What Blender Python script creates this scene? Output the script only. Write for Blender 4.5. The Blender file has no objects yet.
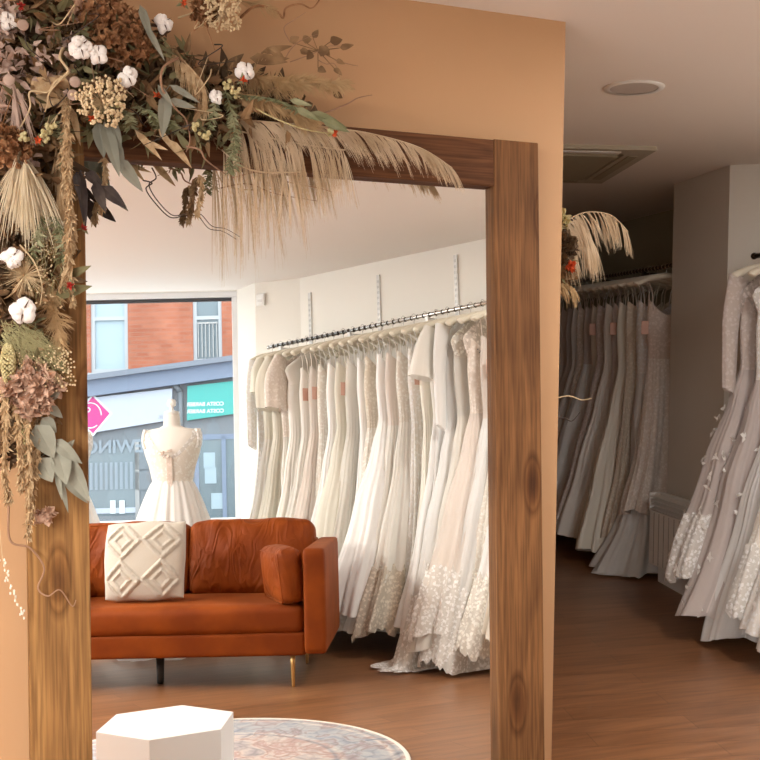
import bpy, math, random
import numpy as np
from mathutils import Vector, Matrix
sc = bpy.context.scene
COL = sc.collection
R = random.Random(7)
pi = math.pi

# ------------------------------------------------------------------ camera
FPX, PITCH, ROLL, YAW = 1050.0, 0.0344, 0.0136, 0.3638
CAM = np.array([0.0, -2.9665, 1.5])
_f = np.array([math.sin(YAW)*math.cos(PITCH), math.cos(YAW)*math.cos(PITCH), -math.sin(PITCH)])
_r = np.array([math.cos(YAW), -math.sin(YAW), 0.0])
_u = np.cross(_r, _f)
RT = _r*math.cos(ROLL) + _u*math.sin(ROLL)
UP = -_r*math.sin(ROLL) + _u*math.cos(ROLL)
cd = bpy.data.cameras.new('camera'); cam = bpy.data.objects.new('camera', cd); COL.objects.link(cam)
cam.matrix_world = Matrix(((RT[0], UP[0], -_f[0], CAM[0]), (RT[1], UP[1], -_f[1], CAM[1]), (RT[2], UP[2], -_f[2], CAM[2]), (0, 0, 0, 1)))
cd.sensor_width = 36; cd.lens = 36*FPX/760; cd.clip_start = 0.02; cd.clip_end = 200
sc.camera = cam

# ------------------------------------------------------------------ light, exposure
W = bpy.data.worlds.new('overcast_sky'); sc.world = W; W.use_nodes = True
bg = W.node_tree.nodes['Background']; bg.inputs[0].default_value = (0.86, 0.93, 1.0, 1); bg.inputs[1].default_value = 2.75
sc.view_settings.view_transform = 'Standard'; sc.view_settings.look = 'None'
sc.view_settings.exposure = 0.48; sc.view_settings.gamma = 1.0
H = 2.5365
def spot_area(name, loc, power, size, rot=(0, 0, 0), col=(1, .93, .84), sy=None):
    l = bpy.data.lights.new(name, 'AREA'); l.energy = power; l.size = size; l.color = col
    if sy: l.shape = 'RECTANGLE'; l.size_y = sy
    o = bpy.data.objects.new(name, l); COL.objects.link(o); o.location = loc; o.rotation_euler = rot
    return o
spot_area('added_fill_light', (-1.95, -2.3, H-.03), 125, .42, sy=.9)  # unseen fill lamp, added to brighten the mirrored side of the room
spot_area('added_fill_light', (-1.95, -4.15, H-.03), 165, .42, sy=.9)  # second added fill lamp, lifts the gowns on the long rail
spot_area('added_fill_light', (2.9, -1.0, H-.03), 40, .5, sy=.5, col=(1, .95, .90))  # added fill lamp out of view, brightens the column and right-hand gowns

# ------------------------------------------------------------------ helpers
def mat(name, col, rough=.6, metal=0, spec=.5, sheen=0, transl=0, bump=None, alpha=1, coat=0):
    m = bpy.data.materials.new(name); m.use_nodes = True
    nt = m.node_tree; p = nt.nodes['Principled BSDF']
    p.inputs['Base Color'].default_value = (*col, 1); p.inputs['Roughness'].default_value = rough
    p.inputs['Metallic'].default_value = metal; p.inputs['Specular IOR Level'].default_value = spec
    p.inputs['Sheen Weight'].default_value = sheen; p.inputs['Alpha'].default_value = alpha
    p.inputs['Coat Weight'].default_value = coat
    if bump:
        sc_, st, di = bump
        tc = nt.nodes.new('ShaderNodeTexCoord'); n = nt.nodes.new('ShaderNodeTexNoise'); n.inputs['Scale'].default_value = sc_; n.inputs['Detail'].default_value = 3
        b = nt.nodes.new('ShaderNodeBump'); b.inputs['Strength'].default_value = st; b.inputs['Distance'].default_value = di
        nt.links.new(tc.outputs['Object'], n.inputs['Vector']); nt.links.new(n.outputs['Fac'], b.inputs['Height']); nt.links.new(b.outputs['Normal'], p.inputs['Normal'])
    if transl:
        out = nt.nodes['Material Output']; t = nt.nodes.new('ShaderNodeBsdfTranslucent'); t.inputs[0].default_value = (*col, 1)
        mx = nt.nodes.new('ShaderNodeMixShader'); mx.inputs[0].default_value = transl
        nt.links.new(p.outputs[0], mx.inputs[1]); nt.links.new(t.outputs[0], mx.inputs[2]); nt.links.new(mx.outputs[0], out.inputs[0])
    return m
def nodes(m): return m.node_tree, m.node_tree.nodes, m.node_tree.links, m.node_tree.nodes['Principled BSDF']
def ramp(nt, stops, interp='LINEAR'):
    r = nt.nodes.new('ShaderNodeValToRGB'); r.color_ramp.interpolation = interp
    e = r.color_ramp.elements
    e.remove(e[1]); e[0].position = stops[0][0]; e[0].color = (*stops[0][1], 1)
    for p, c in stops[1:]: k = e.new(p); k.color = (*c, 1)
    return r
def vary(m, scale, c1, c2, lo=.35, hi=.65, vec=(1, 1, 1), detail=3):
    nt, N, L, p = nodes(m); tc = N.new('ShaderNodeTexCoord'); mp = N.new('ShaderNodeMapping'); mp.inputs['Scale'].default_value = vec
    n = N.new('ShaderNodeTexNoise'); n.inputs['Scale'].default_value = scale; n.inputs['Detail'].default_value = detail
    r = ramp(nt, [(lo, c1), (hi, c2)])
    L.new(tc.outputs['Object'], mp.inputs[0]); L.new(mp.outputs[0], n.inputs['Vector']); L.new(n.outputs['Fac'], r.inputs[0]); L.new(r.outputs[0], p.inputs['Base Color'])
    return m

class MB:
    def __init__(s): s.v = []; s.f = []
    def add(s, vs, fs):
        o = len(s.v); s.v += [tuple(map(float, p)) for p in vs]; s.f += [tuple(i+o for i in f) for f in fs]; return s
    def box(s, x0, x1, y0, y1, z0, z1, M=None):
        vs = [(x, y, z) for z in (z0, z1) for y in (y0, y1) for x in (x0, x1)]
        if M is not None: vs = [M @ Vector(p) for p in vs]
        return s.add(vs, [(0, 2, 3, 1), (4, 5, 7, 6), (0, 1, 5, 4), (2, 6, 7, 3), (0, 4, 6, 2), (1, 3, 7, 5)])
    def prism(s, poly, z0, z1):
        n = len(poly)
        return s.add([(x, y, z0) for x, y in poly]+[(x, y, z1) for x, y in poly], [tuple(range(n))[::-1], tuple(range(n, 2*n))]+[(i, (i+1) % n, (i+1) % n+n, i+n) for i in range(n)])
    def tube(s, pts, rad, n=8, cap=True):
        P = [Vector(p) for p in pts]; m = len(P)
        if not hasattr(rad, '__len__'): rad = [rad]*m
        vs = []; ref = None
        for i in range(m):
            t = (P[min(i+1, m-1)]-P[max(i-1, 0)]).normalized()
            if ref is None: ref = t.orthogonal().normalized()
            a = (ref-t*ref.dot(t)); a = a.normalized() if a.length > 1e-6 else t.orthogonal().normalized(); ref = a; b = t.cross(a)
            for k in range(n):
                q = 2*pi*k/n; vs.append(P[i]+(a*math.cos(q)+b*math.sin(q))*rad[i])
        fs = [(i*n+k, i*n+(k+1) % n, (i+1)*n+(k+1) % n, (i+1)*n+k) for i in range(m-1) for k in range(n)]
        if cap: fs += [tuple(range(n))[::-1], tuple(range((m-1)*n, m*n))]
        return s.add(vs, fs)
    def lathe(s, prof, n=24, c=(0, 0, 0), ex=1, ey=1, cap=True):
        vs = [(c[0]+r*ex*math.cos(2*pi*k/n), c[1]+r*ey*math.sin(2*pi*k/n), c[2]+z) for r, z in prof for k in range(n)]; m = len(prof)
        return s.add(vs, [(i*n+k, i*n+(k+1) % n, (i+1)*n+(k+1) % n, (i+1)*n+k) for i in range(m-1) for k in range(n)]+([tuple(range(n))[::-1], tuple(range((m-1)*n, m*n))] if cap else []))
    def ball(s, c, r, n=8, ex=(1, 1, 1), rnd=0):
        vs = []; m = max(3, n//2+1)
        for i in range(m+1):
            th = pi*i/m
            for k in range(n):
                ph = 2*pi*k/n; q = r*(1+(R.uniform(-rnd, rnd) if rnd else 0))
                vs.append((c[0]+q*ex[0]*math.sin(th)*math.cos(ph), c[1]+q*ex[1]*math.sin(th)*math.sin(ph), c[2]+q*ex[2]*math.cos(th)))
        return s.add(vs, [(i*n+k, (i+1)*n+k, (i+1)*n+(k+1) % n, i*n+(k+1) % n) for i in range(m) for k in range(n)])
    def leaf(s, p, d, l, w, nrm=None, bend=.2, cup=.15, shape=.45):
        d = Vector(d).normalized(); n_ = Vector(nrm) if nrm is not None else Vector((R.gauss(0, 1), R.gauss(0, 1), R.gauss(0, 1)))
        sd = d.cross(n_); sd = sd.normalized() if sd.length > 1e-5 else d.orthogonal().normalized(); n_ = sd.cross(d)
        vs = []; p = Vector(p); K = (0, .18, .4, .62, .82, 1)
        for t in K:
            ww = w*.5*(math.sin(pi*t**shape*1.0)**.8 if 0 < t < 1 else 0.04); c = p+d*l*t+n_*bend*l*t*t
            vs += [c-sd*ww+n_*ww*cup*2, c, c+sd*ww+n_*ww*cup*2]
        fs = []
        for i in range(5): a = i*3; fs += [(a, a+1, a+4, a+3), (a+1, a+2, a+5, a+4)]
        return s.add(vs, fs)
    def hair(s, pts, w, sd=None):
        P = [Vector(p) for p in pts]; m = len(P); vs = []
        sd = sd or (P[-1]-P[0]).cross(Vector((R.gauss(0, .3), 1, R.gauss(0, .3)))); sd = sd.normalized() if sd.length > 1e-6 else Vector((1, 0, 0))
        for i in range(m):
            ww = w*(1-.75*i/(m-1))*.5; vs += [P[i]-sd*ww, P[i]+sd*ww]
        return s.add(vs, [(2*i, 2*i+1, 2*i+3, 2*i+2) for i in range(m-1)])
    def grid(s, rows, closed=True):
        m = len(rows); n = len(rows[0]); nn = n if closed else n-1
        return s.add([p for r in rows for p in r], [(i*n+k, i*n+(k+1) % n, (i+1)*n+(k+1) % n, (i+1)*n+k) for i in range(m-1) for k in range(nn)])
    def build(s, name, m, parent=None, smooth=False, bevel=0, loc=None, rot=None, seg=2):
        me = bpy.data.meshes.new(name); me.from_pydata(s.v, [], s.f); me.update()
        if smooth: me.polygons.foreach_set('use_smooth', [True]*len(me.polygons))
        o = bpy.data.objects.new(name, me); COL.objects.link(o)
        if m is not None: me.materials.append(m)
        if parent is not None: o.parent = parent
        if loc is not None: o.location = loc
        if rot is not None: o.rotation_euler = rot
        if bevel:
            b = o.modifiers.new('bevel', 'BEVEL'); b.width = bevel; b.segments = seg; b.limit_method = 'ANGLE'
            if smooth: me.set_sharp_from_angle(angle=.7)
        return o
def thing(name, label, cat, loc=(0, 0, 0), rz=0, group=None, rot=None):
    o = bpy.data.objects.new(name, None); COL.objects.link(o); o.location = loc; o.rotation_euler = rot or (0, 0, rz); o.empty_display_size = .05
    o['label'] = label; o['category'] = cat
    if group: o['group'] = group
    return o
def tag(o, label, cat, group=None, kind=None):
    if kind: o['kind'] = kind
    if label: o['label'] = label
    if cat: o['category'] = cat
    if group: o['group'] = group
    return o
def struct(o): o['kind'] = 'structure'; return o
def dup(o, parent=None):
    c = o.copy(); COL.objects.link(c)
    if parent is not None: c.parent = parent
    for ch in o.children: dup(ch, c)
    return c
def lerp(a, b, t): return a+(b-a)*t
def interp(tab, t):
    for (a, x), (b, y) in zip(tab, tab[1:]):
        if t <= b:
            k = (t-a)/(b-a) if b > a else 0; k = k*k*(3-2*k)*.5+k*.5; return x+(y-x)*k
    return tab[-1][1]
def soft(w, d, h, r, puff=(0, 0, 0), n=14, wr=0, seed=0, z0=0):
    """rounded cushion, w x d x h, base centre at the origin"""
    rr = random.Random(seed); ph = [rr.uniform(0, 6) for _ in range(9)]; mb = MB()
    dim = (w, d, h)
    for ax in range(3):
        for sg in (-1, 1):
            a, b = [(1, 2), (2, 0), (0, 1)][ax]; rows = []
            for i in range(n+1):
                row = []
                for j in range(n+1):
                    u = math.sin(pi/2*(2*i/n-1)); v = math.sin(pi/2*(2*j/n-1))
                    p = [0, 0, 0]; p[ax] = sg*dim[ax]/2; p[a] = u*dim[a]/2; p[b] = v*dim[b]/2
                    q = [max(-dim[k]/2+r, min(dim[k]/2-r, p[k])) for k in range(3)]
                    dv = Vector([p[k]-q[k] for k in range(3)]); l = dv.length
                    if l > 1e-9: dv = dv/l*r
                    nx = [q[k]+dv[k] for k in range(3)]
                    for k in range(3):
                        o1, o2 = [(1, 2), (2, 0), (0, 1)][k]
                        g = max(0, 1-(2*nx[o1]/dim[o1])**2)*max(0, 1-(2*nx[o2]/dim[o2])**2)
                        nx[k] += (2*nx[k]/dim[k])*puff[k]*g
                    if wr:
                        x, y, z = nx; q1 = wr*(math.sin(17*x+9*z+ph[0]+2*math.sin(5*z+ph[1]))*math.sin(11*z+ph[2])+.6*math.sin(31*x-23*z+ph[3]+math.sin(9*x+ph[4])))
                        e = min(1, 4*(1-abs(2*x/w))) if w else 1
                        nx[1] += q1*e*(1 if ax == 1 else .3)*(1 if y > 0 else -1); nx[2] += q1*.3
                    row.append((nx[0], nx[1], nx[2]+h/2+z0))
                rows.append(row)
            if sg < 0: rows = rows[::-1]
            mb.grid(rows, False)
    return mb
def weld(o, d=1e-4):
    import bmesh
    bm = bmesh.new(); bm.from_mesh(o.data); bmesh.ops.remove_doubles(bm, verts=bm.verts, dist=d); bmesh.ops.recalc_face_normals(bm, faces=bm.faces); bm.to_mesh(o.data); bm.free(); return o

# ------------------------------------------------------------------ materials
M = {}
M['tan'] = vary(mat('tan_wall_paint', (.49, .285, .142), .7, bump=(60, .06, .002)), 1.2, (.48, .278, .138), (.50, .292, .148))
M['white'] = mat('white_wall_paint', (.83, .80, .735), .75, bump=(70, .05, .002))
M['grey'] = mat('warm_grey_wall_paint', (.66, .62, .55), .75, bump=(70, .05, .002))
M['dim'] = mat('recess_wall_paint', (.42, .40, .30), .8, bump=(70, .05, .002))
M['ceil'] = mat('ceiling_paint', (.86, .81, .755), .85, bump=(40, .05, .002))
M['gloss_white'] = mat('white_gloss', (.85, .85, .83), .35)
M['plinth'] = mat('white_laminate', (.88, .89, .90), .4)
M['chrome'] = mat('chrome', (.62, .60, .57), .22, 1)
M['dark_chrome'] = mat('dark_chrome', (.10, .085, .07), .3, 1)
M['gold'] = mat('brushed_gold', (.75, .52, .22), .28, 1)
M['black'] = mat('black_lacquer', (.012, .011, .011), .35)
M['alu'] = mat('grey_aluminium', (.36, .35, .34), .4, .5)
M['upvc'] = mat('white_frame', (.80, .81, .82), .35); M['upvc2'] = mat('white_painted_sash', (.42, .43, .44), .5)
M['seal'] = mat('black_rubber', (.05, .05, .055), .6); M['track'] = mat('painted_steel', (.68, .67, .65), .4, .3)
def wood_mat(name, axis, dark, mid, light, off):
    m = mat(name, mid, .68, spec=.2); nt, N, L, p = nodes(m); tc = N.new('ShaderNodeTexCoord'); mp = N.new('ShaderNodeMapping')
    v = [7, 7, 7]; v[axis] = .75; mp.inputs['Scale'].default_value = v; mp.inputs['Location'].default_value = off
    n = N.new('ShaderNodeTexNoise'); n.inputs['Scale'].default_value = .8; n.inputs['Detail'].default_value = 1.2; n.inputs['Distortion'].default_value = .35
    mu = N.new('ShaderNodeMath'); mu.operation = 'MULTIPLY'; mu.inputs[1].default_value = 10
    fr = N.new('ShaderNodeMath'); fr.operation = 'FRACT'
    r = ramp(nt, [(0, light), (.35, mid), (.75, dark), (.9, mid), (1, light)])
    mp2 = N.new('ShaderNodeMapping'); v2 = [130, 130, 130]; v2[axis] = 5; mp2.inputs['Scale'].default_value = v2
    n2 = N.new('ShaderNodeTexNoise'); n2.inputs['Scale'].default_value = 1; n2.inputs['Detail'].default_value = 2
    n3 = N.new('ShaderNodeTexNoise'); n3.inputs['Scale'].default_value = 3.2; n3.inputs['Detail'].default_value = 2
    r2 = ramp(nt, [(.36, (.50, .46, .42)), (.58, (1.12, 1.12, 1.1))]); r3 = ramp(nt, [(.35, (.72, .68, .62)), (.62, (1.08, 1.06, 1.02))])
    a = N.new('ShaderNodeMixRGB'); a.blend_type = 'MULTIPLY'; a.inputs[0].default_value = .6; b = N.new('ShaderNodeMixRGB'); b.blend_type = 'MULTIPLY'; b.inputs[0].default_value = .9
    mid_ = N.new('ShaderNodeMixRGB'); mid_.inputs[0].default_value = .62; mid_.inputs[2].default_value = (*mid, 1)
    L.new(tc.outputs['Object'], mp.inputs[0]); L.new(mp.outputs[0], n.inputs['Vector']); L.new(n.outputs['Fac'], mu.inputs[0]); L.new(mu.outputs[0], fr.inputs[0]); L.new(fr.outputs[0], r.inputs[0])
    L.new(tc.outputs['Object'], mp2.inputs[0]); L.new(mp2.outputs[0], n2.inputs['Vector']); L.new(n2.outputs['Fac'], r2.inputs[0]); L.new(tc.outputs['Object'], n3.inputs['Vector']); L.new(n3.outputs['Fac'], r3.inputs[0])
    # knots
    sp = N.new('ShaderNodeSeparateXYZ'); mk = N.new('ShaderNodeCombineXYZ'); vo = N.new('ShaderNodeTexVoronoi'); vo.voronoi_dimensions = '2D'; vo.inputs['Scale'].default_value = 1
    L.new(tc.outputs['Object'], sp.inputs[0])
    for k_, src in enumerate((0, 2)):
        ml = N.new('ShaderNodeMath'); ml.operation = 'MULTIPLY_ADD'; ml.inputs[1].default_value = 1.7 if src == axis else 5.0; ml.inputs[2].default_value = off[k_]+.3; L.new(sp.outputs[src], ml.inputs[0]); L.new(ml.outputs[0], mk.inputs[k_])
    L.new(mk.outputs[0], vo.inputs['Vector'])
    rk = ramp(nt, [(.03, (.30, .22, .17)), (.085, (.55, .45, .37)), (.12, (.8, .74, .66)), (.145, (.5, .42, .35)), (.19, (1, 1, 1))]); L.new(vo.outputs['Distance'], rk.inputs[0])
    c = N.new('ShaderNodeMixRGB'); c.blend_type = 'MULTIPLY'; c.inputs[0].default_value = .9
    L.new(r.outputs[0], mid_.inputs[1]); L.new(mid_.outputs[0], a.inputs[1]); L.new(r2.outputs[0], a.inputs[2]); L.new(a.outputs[0], b.inputs[1]); L.new(r3.outputs[0], b.inputs[2]); L.new(b.outputs[0], c.inputs[1]); L.new(rk.outputs[0], c.inputs[2]); L.new(c.outputs[0], p.inputs['Base Color'])
    bu = N.new('ShaderNodeBump'); bu.inputs['Strength'].default_value = .3; bu.inputs['Distance'].default_value = .002; L.new(n2.outputs['Fac'], bu.inputs['Height']); L.new(bu.outputs[0], p.inputs['Normal'])
    return m
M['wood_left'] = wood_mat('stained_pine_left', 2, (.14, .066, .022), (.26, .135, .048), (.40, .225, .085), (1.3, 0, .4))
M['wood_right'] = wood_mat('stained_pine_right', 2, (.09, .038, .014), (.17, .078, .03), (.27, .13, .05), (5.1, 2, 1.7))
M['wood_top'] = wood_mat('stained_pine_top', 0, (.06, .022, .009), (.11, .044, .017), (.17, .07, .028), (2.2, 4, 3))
M['mirror'] = mat('silvered_glass', (.94, .945, .93), 0.0, 1)
def floor_mat():
    m = mat('oak_laminate_floor', (.2, .1, .05), .33, spec=.38); nt, N, L, p = nodes(m); tc = N.new('ShaderNodeTexCoord'); mp = N.new('ShaderNodeMapping'); mp.inputs['Rotation'].default_value = (0, 0, .22)
    br = N.new('ShaderNodeTexBrick'); br.inputs['Scale'].default_value = 1; br.inputs['Brick Width'].default_value = 1.25; br.inputs['Row Height'].default_value = .14; br.inputs['Mortar Size'].default_value = .0012; br.offset = .37
    br.inputs['Color1'].default_value = (.215, .096, .042, 1); br.inputs['Color2'].default_value = (.27, .125, .057, 1); br.inputs['Mortar'].default_value = (.10, .046, .02, 1)
    mp2 = N.new('ShaderNodeMapping'); mp2.inputs['Rotation'].default_value = (0, 0, .22); mp2.inputs['Scale'].default_value = (2.2, 26, 1)
    n = N.new('ShaderNodeTexNoise'); n.inputs['Scale'].default_value = 1; n.inputs['Detail'].default_value = 5; n.inputs['Roughness'].default_value = .6; r = ramp(nt, [(.3, (.62, .58, .55)), (.68, (1.16, 1.14, 1.1))])
    x = N.new('ShaderNodeMixRGB'); x.blend_type = 'MULTIPLY'; x.inputs[0].default_value = .85
    for o in (mp, mp2): L.new(tc.outputs['Object'], o.inputs[0])
    L.new(mp.outputs[0], br.inputs['Vector']); L.new(mp2.outputs[0], n.inputs['Vector']); L.new(n.outputs['Fac'], r.inputs[0]); L.new(br.outputs['Color'], x.inputs[1]); L.new(r.outputs[0], x.inputs[2]); L.new(x.outputs[0], p.inputs['Base Color'])
    return m
M['floor'] = floor_mat()
def glass_mat():
    m = bpy.data.materials.new('window_glass'); m.use_nodes = True; nt = m.node_tree; N = nt.nodes; L = nt.links; N.remove(N['Principled BSDF'])
    t = N.new('ShaderNodeBsdfTransparent'); t.inputs[0].default_value = (.97, .99, .99, 1); g = N.new('ShaderNodeBsdfGlossy'); g.inputs['Roughness'].default_value = 0.01; mx = N.new('ShaderNodeMixShader'); mx.inputs[0].default_value = .03
    L.new(t.outputs[0], mx.inputs[1]); L.new(g.outputs[0], mx.inputs[2]); L.new(mx.outputs[0], N['Material Output'].inputs[0]); return m
M['glass'] = glass_mat()

# ------------------------------------------------------------------ room shell
DR = np.array([.4230, .9061]); NR = np.array([-.9061, .4230]); P0 = np.array([3.637, -1.697])       # long rack wall: direction, inward normal, a point
WD = np.array([.947, .321]); NW = np.array([-.321, .947]); WC = np.array([1.899, -5.322])            # window wall
WL = WC-WD*4.33
outline = [(-2.2, 0), tuple(WL), tuple(WC), (1.959, -4.978), (2.234, -4.702), (4.06, -.79), (4.20, 1.74), (3.956, 1.914), (4.102, 2.624), (4.71, 2.62), (5.205, 6.2), (1.748, 6.2), (1.748, 0)]
struct(MB().prism(outline, -.1, 0).build('floor', M['floor']))
struct(MB().prism(outline, H, H+.1).build('ceiling', M['ceil']))
def wall(name, a, b, m, t=.12, z0=0, z1=H, side=1):
    a = np.array(a, float); b = np.array(b, float); d = (b-a)/np.linalg.norm(b-a); n = np.array([-d[1], d[0]])*side*t
    return struct(MB().prism([tuple(a), tuple(b), tuple(b+n), tuple(a+n)], z0, z1).build(name, m))
o = struct(MB().box(-2.2, 1.748, 0, 6.2, 0, H).build('wall_mirror_partition', M['tan'])); o.name = 'wall_front'
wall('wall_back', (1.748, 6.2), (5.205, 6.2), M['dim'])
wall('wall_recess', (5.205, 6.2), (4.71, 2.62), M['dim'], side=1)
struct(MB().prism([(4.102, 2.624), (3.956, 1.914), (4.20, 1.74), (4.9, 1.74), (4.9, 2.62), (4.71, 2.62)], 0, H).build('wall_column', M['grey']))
wall('wall_right', (4.06, -.79), (4.20, 1.74), M['white'], side=-1)
wall('wall_rack', (2.234, -4.702), (4.06, -.79), M['white'], side=-1)
struct(MB().prism([(2.234, -4.702), (1.959, -4.978), (1.899, -5.322), (2.1, -5.5), (2.5, -5.0)], 0, H).build('wall_pier', M['white']))
WZ0, WZ1 = .70, 2.532
wl = tuple(WL); wall('wall_window', wl, WC, M['white'], t=.2, z0=0, z1=WZ0, side=-1)
wall('wall_window', wl, WC, M['white'], t=.2, z0=WZ1, z1=H, side=-1)
# left wall, opened for an unseen window added to let in daylight
wall('wall_left', (-2.2, 0), (-2.2, -1.2), M['white'], side=-1); wall('wall_left', (-2.2, -6.1), wl, M['white'], side=-1)
wall('wall_left', (-2.2, -1.2), (-2.2, -6.1), M['white'], z0=0, z1=.6, side=-1); wall('wall_left', (-2.2, -1.2), (-2.2, -6.1), M['white'], z0=2.4, z1=H, side=-1)
def window(name, o, ang, L, z0, z1, splits):
    e = bpy.data.objects.new(name, None); COL.objects.link(e); e.location = (o[0], o[1], 0); e.rotation_euler = (0, 0, ang); e['kind'] = 'structure'
    fr = MB(); w = .045
    fr.box(0, L, .02, .09, z0, z0+w).box(0, L, .02, .09, z1-w, z1)
    for x in [0]+[L*s for s in splits]+[L-w]: fr.box(x, x+w, .02, .09, z0+w, z1-w)
    fr.build('window_frame', M['upvc'], e, bevel=.004)
    gk = MB(); g = .028
    gk.box(w, L-w, .045, .07, z1-w-g, z1-w).box(L-w-g, L-w, .045, .07, z0+w, z1-w-g); gk.build('rubber_seal', M['seal'], e)
    MB().box(w, L-w, .052, .058, z0+w, z1-w).build('window_pane', M['glass'], e)
    MB().box(-.02, L+.02 if False else L, -.10, .02, z0-.03, z0).build('window_sill', M['gloss_white'], e, bevel=.004)
    return e
angW = math.atan2(WD[1], WD[0])
# local +y must point outwards: run the frame from the pier to the left
window('window_1', WC, angW+pi, 4.33, WZ0, WZ1, [.62])
window('window_added_daylight', (-2.2, -6.1), pi/2, 4.9, .6, 2.4, [.5])  # out of view, added only for the extra daylight
# header trim over the shop window and skirtings
def strip(name, a, b, z0, z1, t, m, side=1): return wall(name, a, b, m, t=t, z0=z0, z1=z1, side=side)
strip('baseboard_rack', (2.234, -4.702), (4.06, -.79), 0, .09, .015, M['gloss_white'])
strip('baseboard_right', (4.06, -.79), (4.2, 1.74), 0, .09, .015, M['gloss_white'])
strip('baseboard_column', (3.956-.03, 1.914-.05), (4.102, 2.624+.02), 0, .10, .035, M['gloss_white'], 1)
strip('trim_1', (3.956, 1.9), (4.102, 2.624), .10, .20, .018, M['gloss_white'], 1)
strip('baseboard_recess', (5.205, 6.2), (4.71, 2.62), 0, .09, .015, M['gloss_white'], side=-1)

# ------------------------------------------------------------------ outdoors: street and terrace opposite
FO = WC-NW*12.0
M['brick'] = mat('red_brick', (.36, .11, .055), .85)
nt, N, L, p = nodes(M['brick']); tc = N.new('ShaderNodeTexCoord'); sx = N.new('ShaderNodeSeparateXYZ'); cx = N.new('ShaderNodeCombineXYZ'); br = N.new('ShaderNodeTexBrick')
br.inputs['Scale'].default_value = 1; br.inputs['Brick Width'].default_value = .23; br.inputs['Row Height'].default_value = .078; br.inputs['Mortar Size'].default_value = .006
br.inputs['Color1'].default_value = (.37, .105, .052, 1); br.inputs['Color2'].default_value = (.44, .145, .078, 1); br.inputs['Mortar'].default_value = (.33, .16, .11, 1)
L.new(tc.outputs['Object'], sx.inputs[0]); L.new(sx.outputs[0], cx.inputs[0]); L.new(sx.outputs[2], cx.inputs[1]); L.new(cx.outputs[0], br.inputs['Vector'])
nn = N.new('ShaderNodeTexNoise'); nn.inputs['Scale'].default_value = 1.5; nn.inputs['Detail'].default_value = 5; rr_ = ramp(nt, [(.35, (.75, .72, .7)), (.7, (1.15, 1.2, 1.25))]); x_ = N.new('ShaderNodeMixRGB'); x_.blend_type = 'MULTIPLY'; x_.inputs[0].default_value = .8
L.new(tc.outputs['Object'], nn.inputs['Vector']); L.new(nn.outputs['Fac'], rr_.inputs[0]); L.new(br.outputs['Color'], x_.inputs[1]); L.new(rr_.outputs[0], x_.inputs[2]); L.new(x_.outputs[0], p.inputs['Base Color'])
M['sign_white'] = mat('pale_sign_board', (.46, .49, .56), .4); M['teal'] = mat('teal_sign_board', (.055, .38, .34), .4); M['pink'] = mat('pink_vinyl', (.58, .025, .21), .4)
M['ledge'] = mat('grey_render_ledge', (.20, .22, .26), .7); M['ledge_b'] = mat('blue_grey_fascia', (.20, .24, .32), .7); M['shopglass'] = mat('shop_glass', (.13, .17, .19), .08, spec=.8); M['pave'] = mat('paving', (.22, .22, .23), .8)
M['shop_dark'] = mat('shopfront_grey', (.18, .20, .22), .6); M['blind'] = mat('vertical_blind', (.26, .30, .34), .7); M['curtain'] = mat('net_curtain', (.36, .44, .48), .8); M['lettering'] = mat('white_lettering', (.7, .72, .72), .5)
M['text_grey'] = mat('grey_lettering', (.35, .38, .42), .5)
struct(MB().box(-30, 30, -40, -7.2, -.3, -.15).build('ground_street', M['pave']))
def FX(px, py): return (-4.19+.0192*(px-80), 2.80+.0193*(383-py)-.0005*(px-80))     # on the opposite facade: metres along it, metres up
b = thing('terrace_building', 'red brick terrace across the street seen through the shop window', 'building', (FO[0], FO[1], -.15), angW)
def fq(name, pts, y0, y1, m, par=b, bev=0):      # quad prism on the facade, pts (u,z); thickness y0..y1 (towards the shop is +y)
    vs = [(u, y0, z+.15) for u, z in pts]+[(u, y1, z+.15) for u, z in pts]; n = len(pts)
    return MB().add(vs, [tuple(range(n)), tuple(range(n, 2*n))[::-1]]+[(i, i+n, (i+1) % n+n, (i+1) % n) for i in range(n)]).build(name, m, par, bevel=bev)
wins = [(FX(91, 300)[0], FX(128, 300)[0], FX(90, 373)[1], 5.2), (FX(193, 300)[0], FX(222, 300)[0], FX(205, 362)[1], 5.2), (-7.1, -6.35, 3.0, 5.1), (1.0, 1.7, 3.4, 5.4)]
us = [-11]; 
for u0, u1, z0, z1 in sorted(wins): us += [u0, u1]
us.append(5); wl_ = MB()
def ledz(u): return 2.80+.111*(u+4.19)
for i in range(0, len(us), 2): wl_.box(us[i], us[i+1], -.3, 0, 2.2, 8.0)
for u0, u1, z0, z1 in wins: wl_.box(u0, u1, -.3, 0, 2.2, z0+.15).box(u0, u1, -.3, 0, z1+.15, 8.0)
wl_.build('brick_wall', M['brick'], b)
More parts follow.
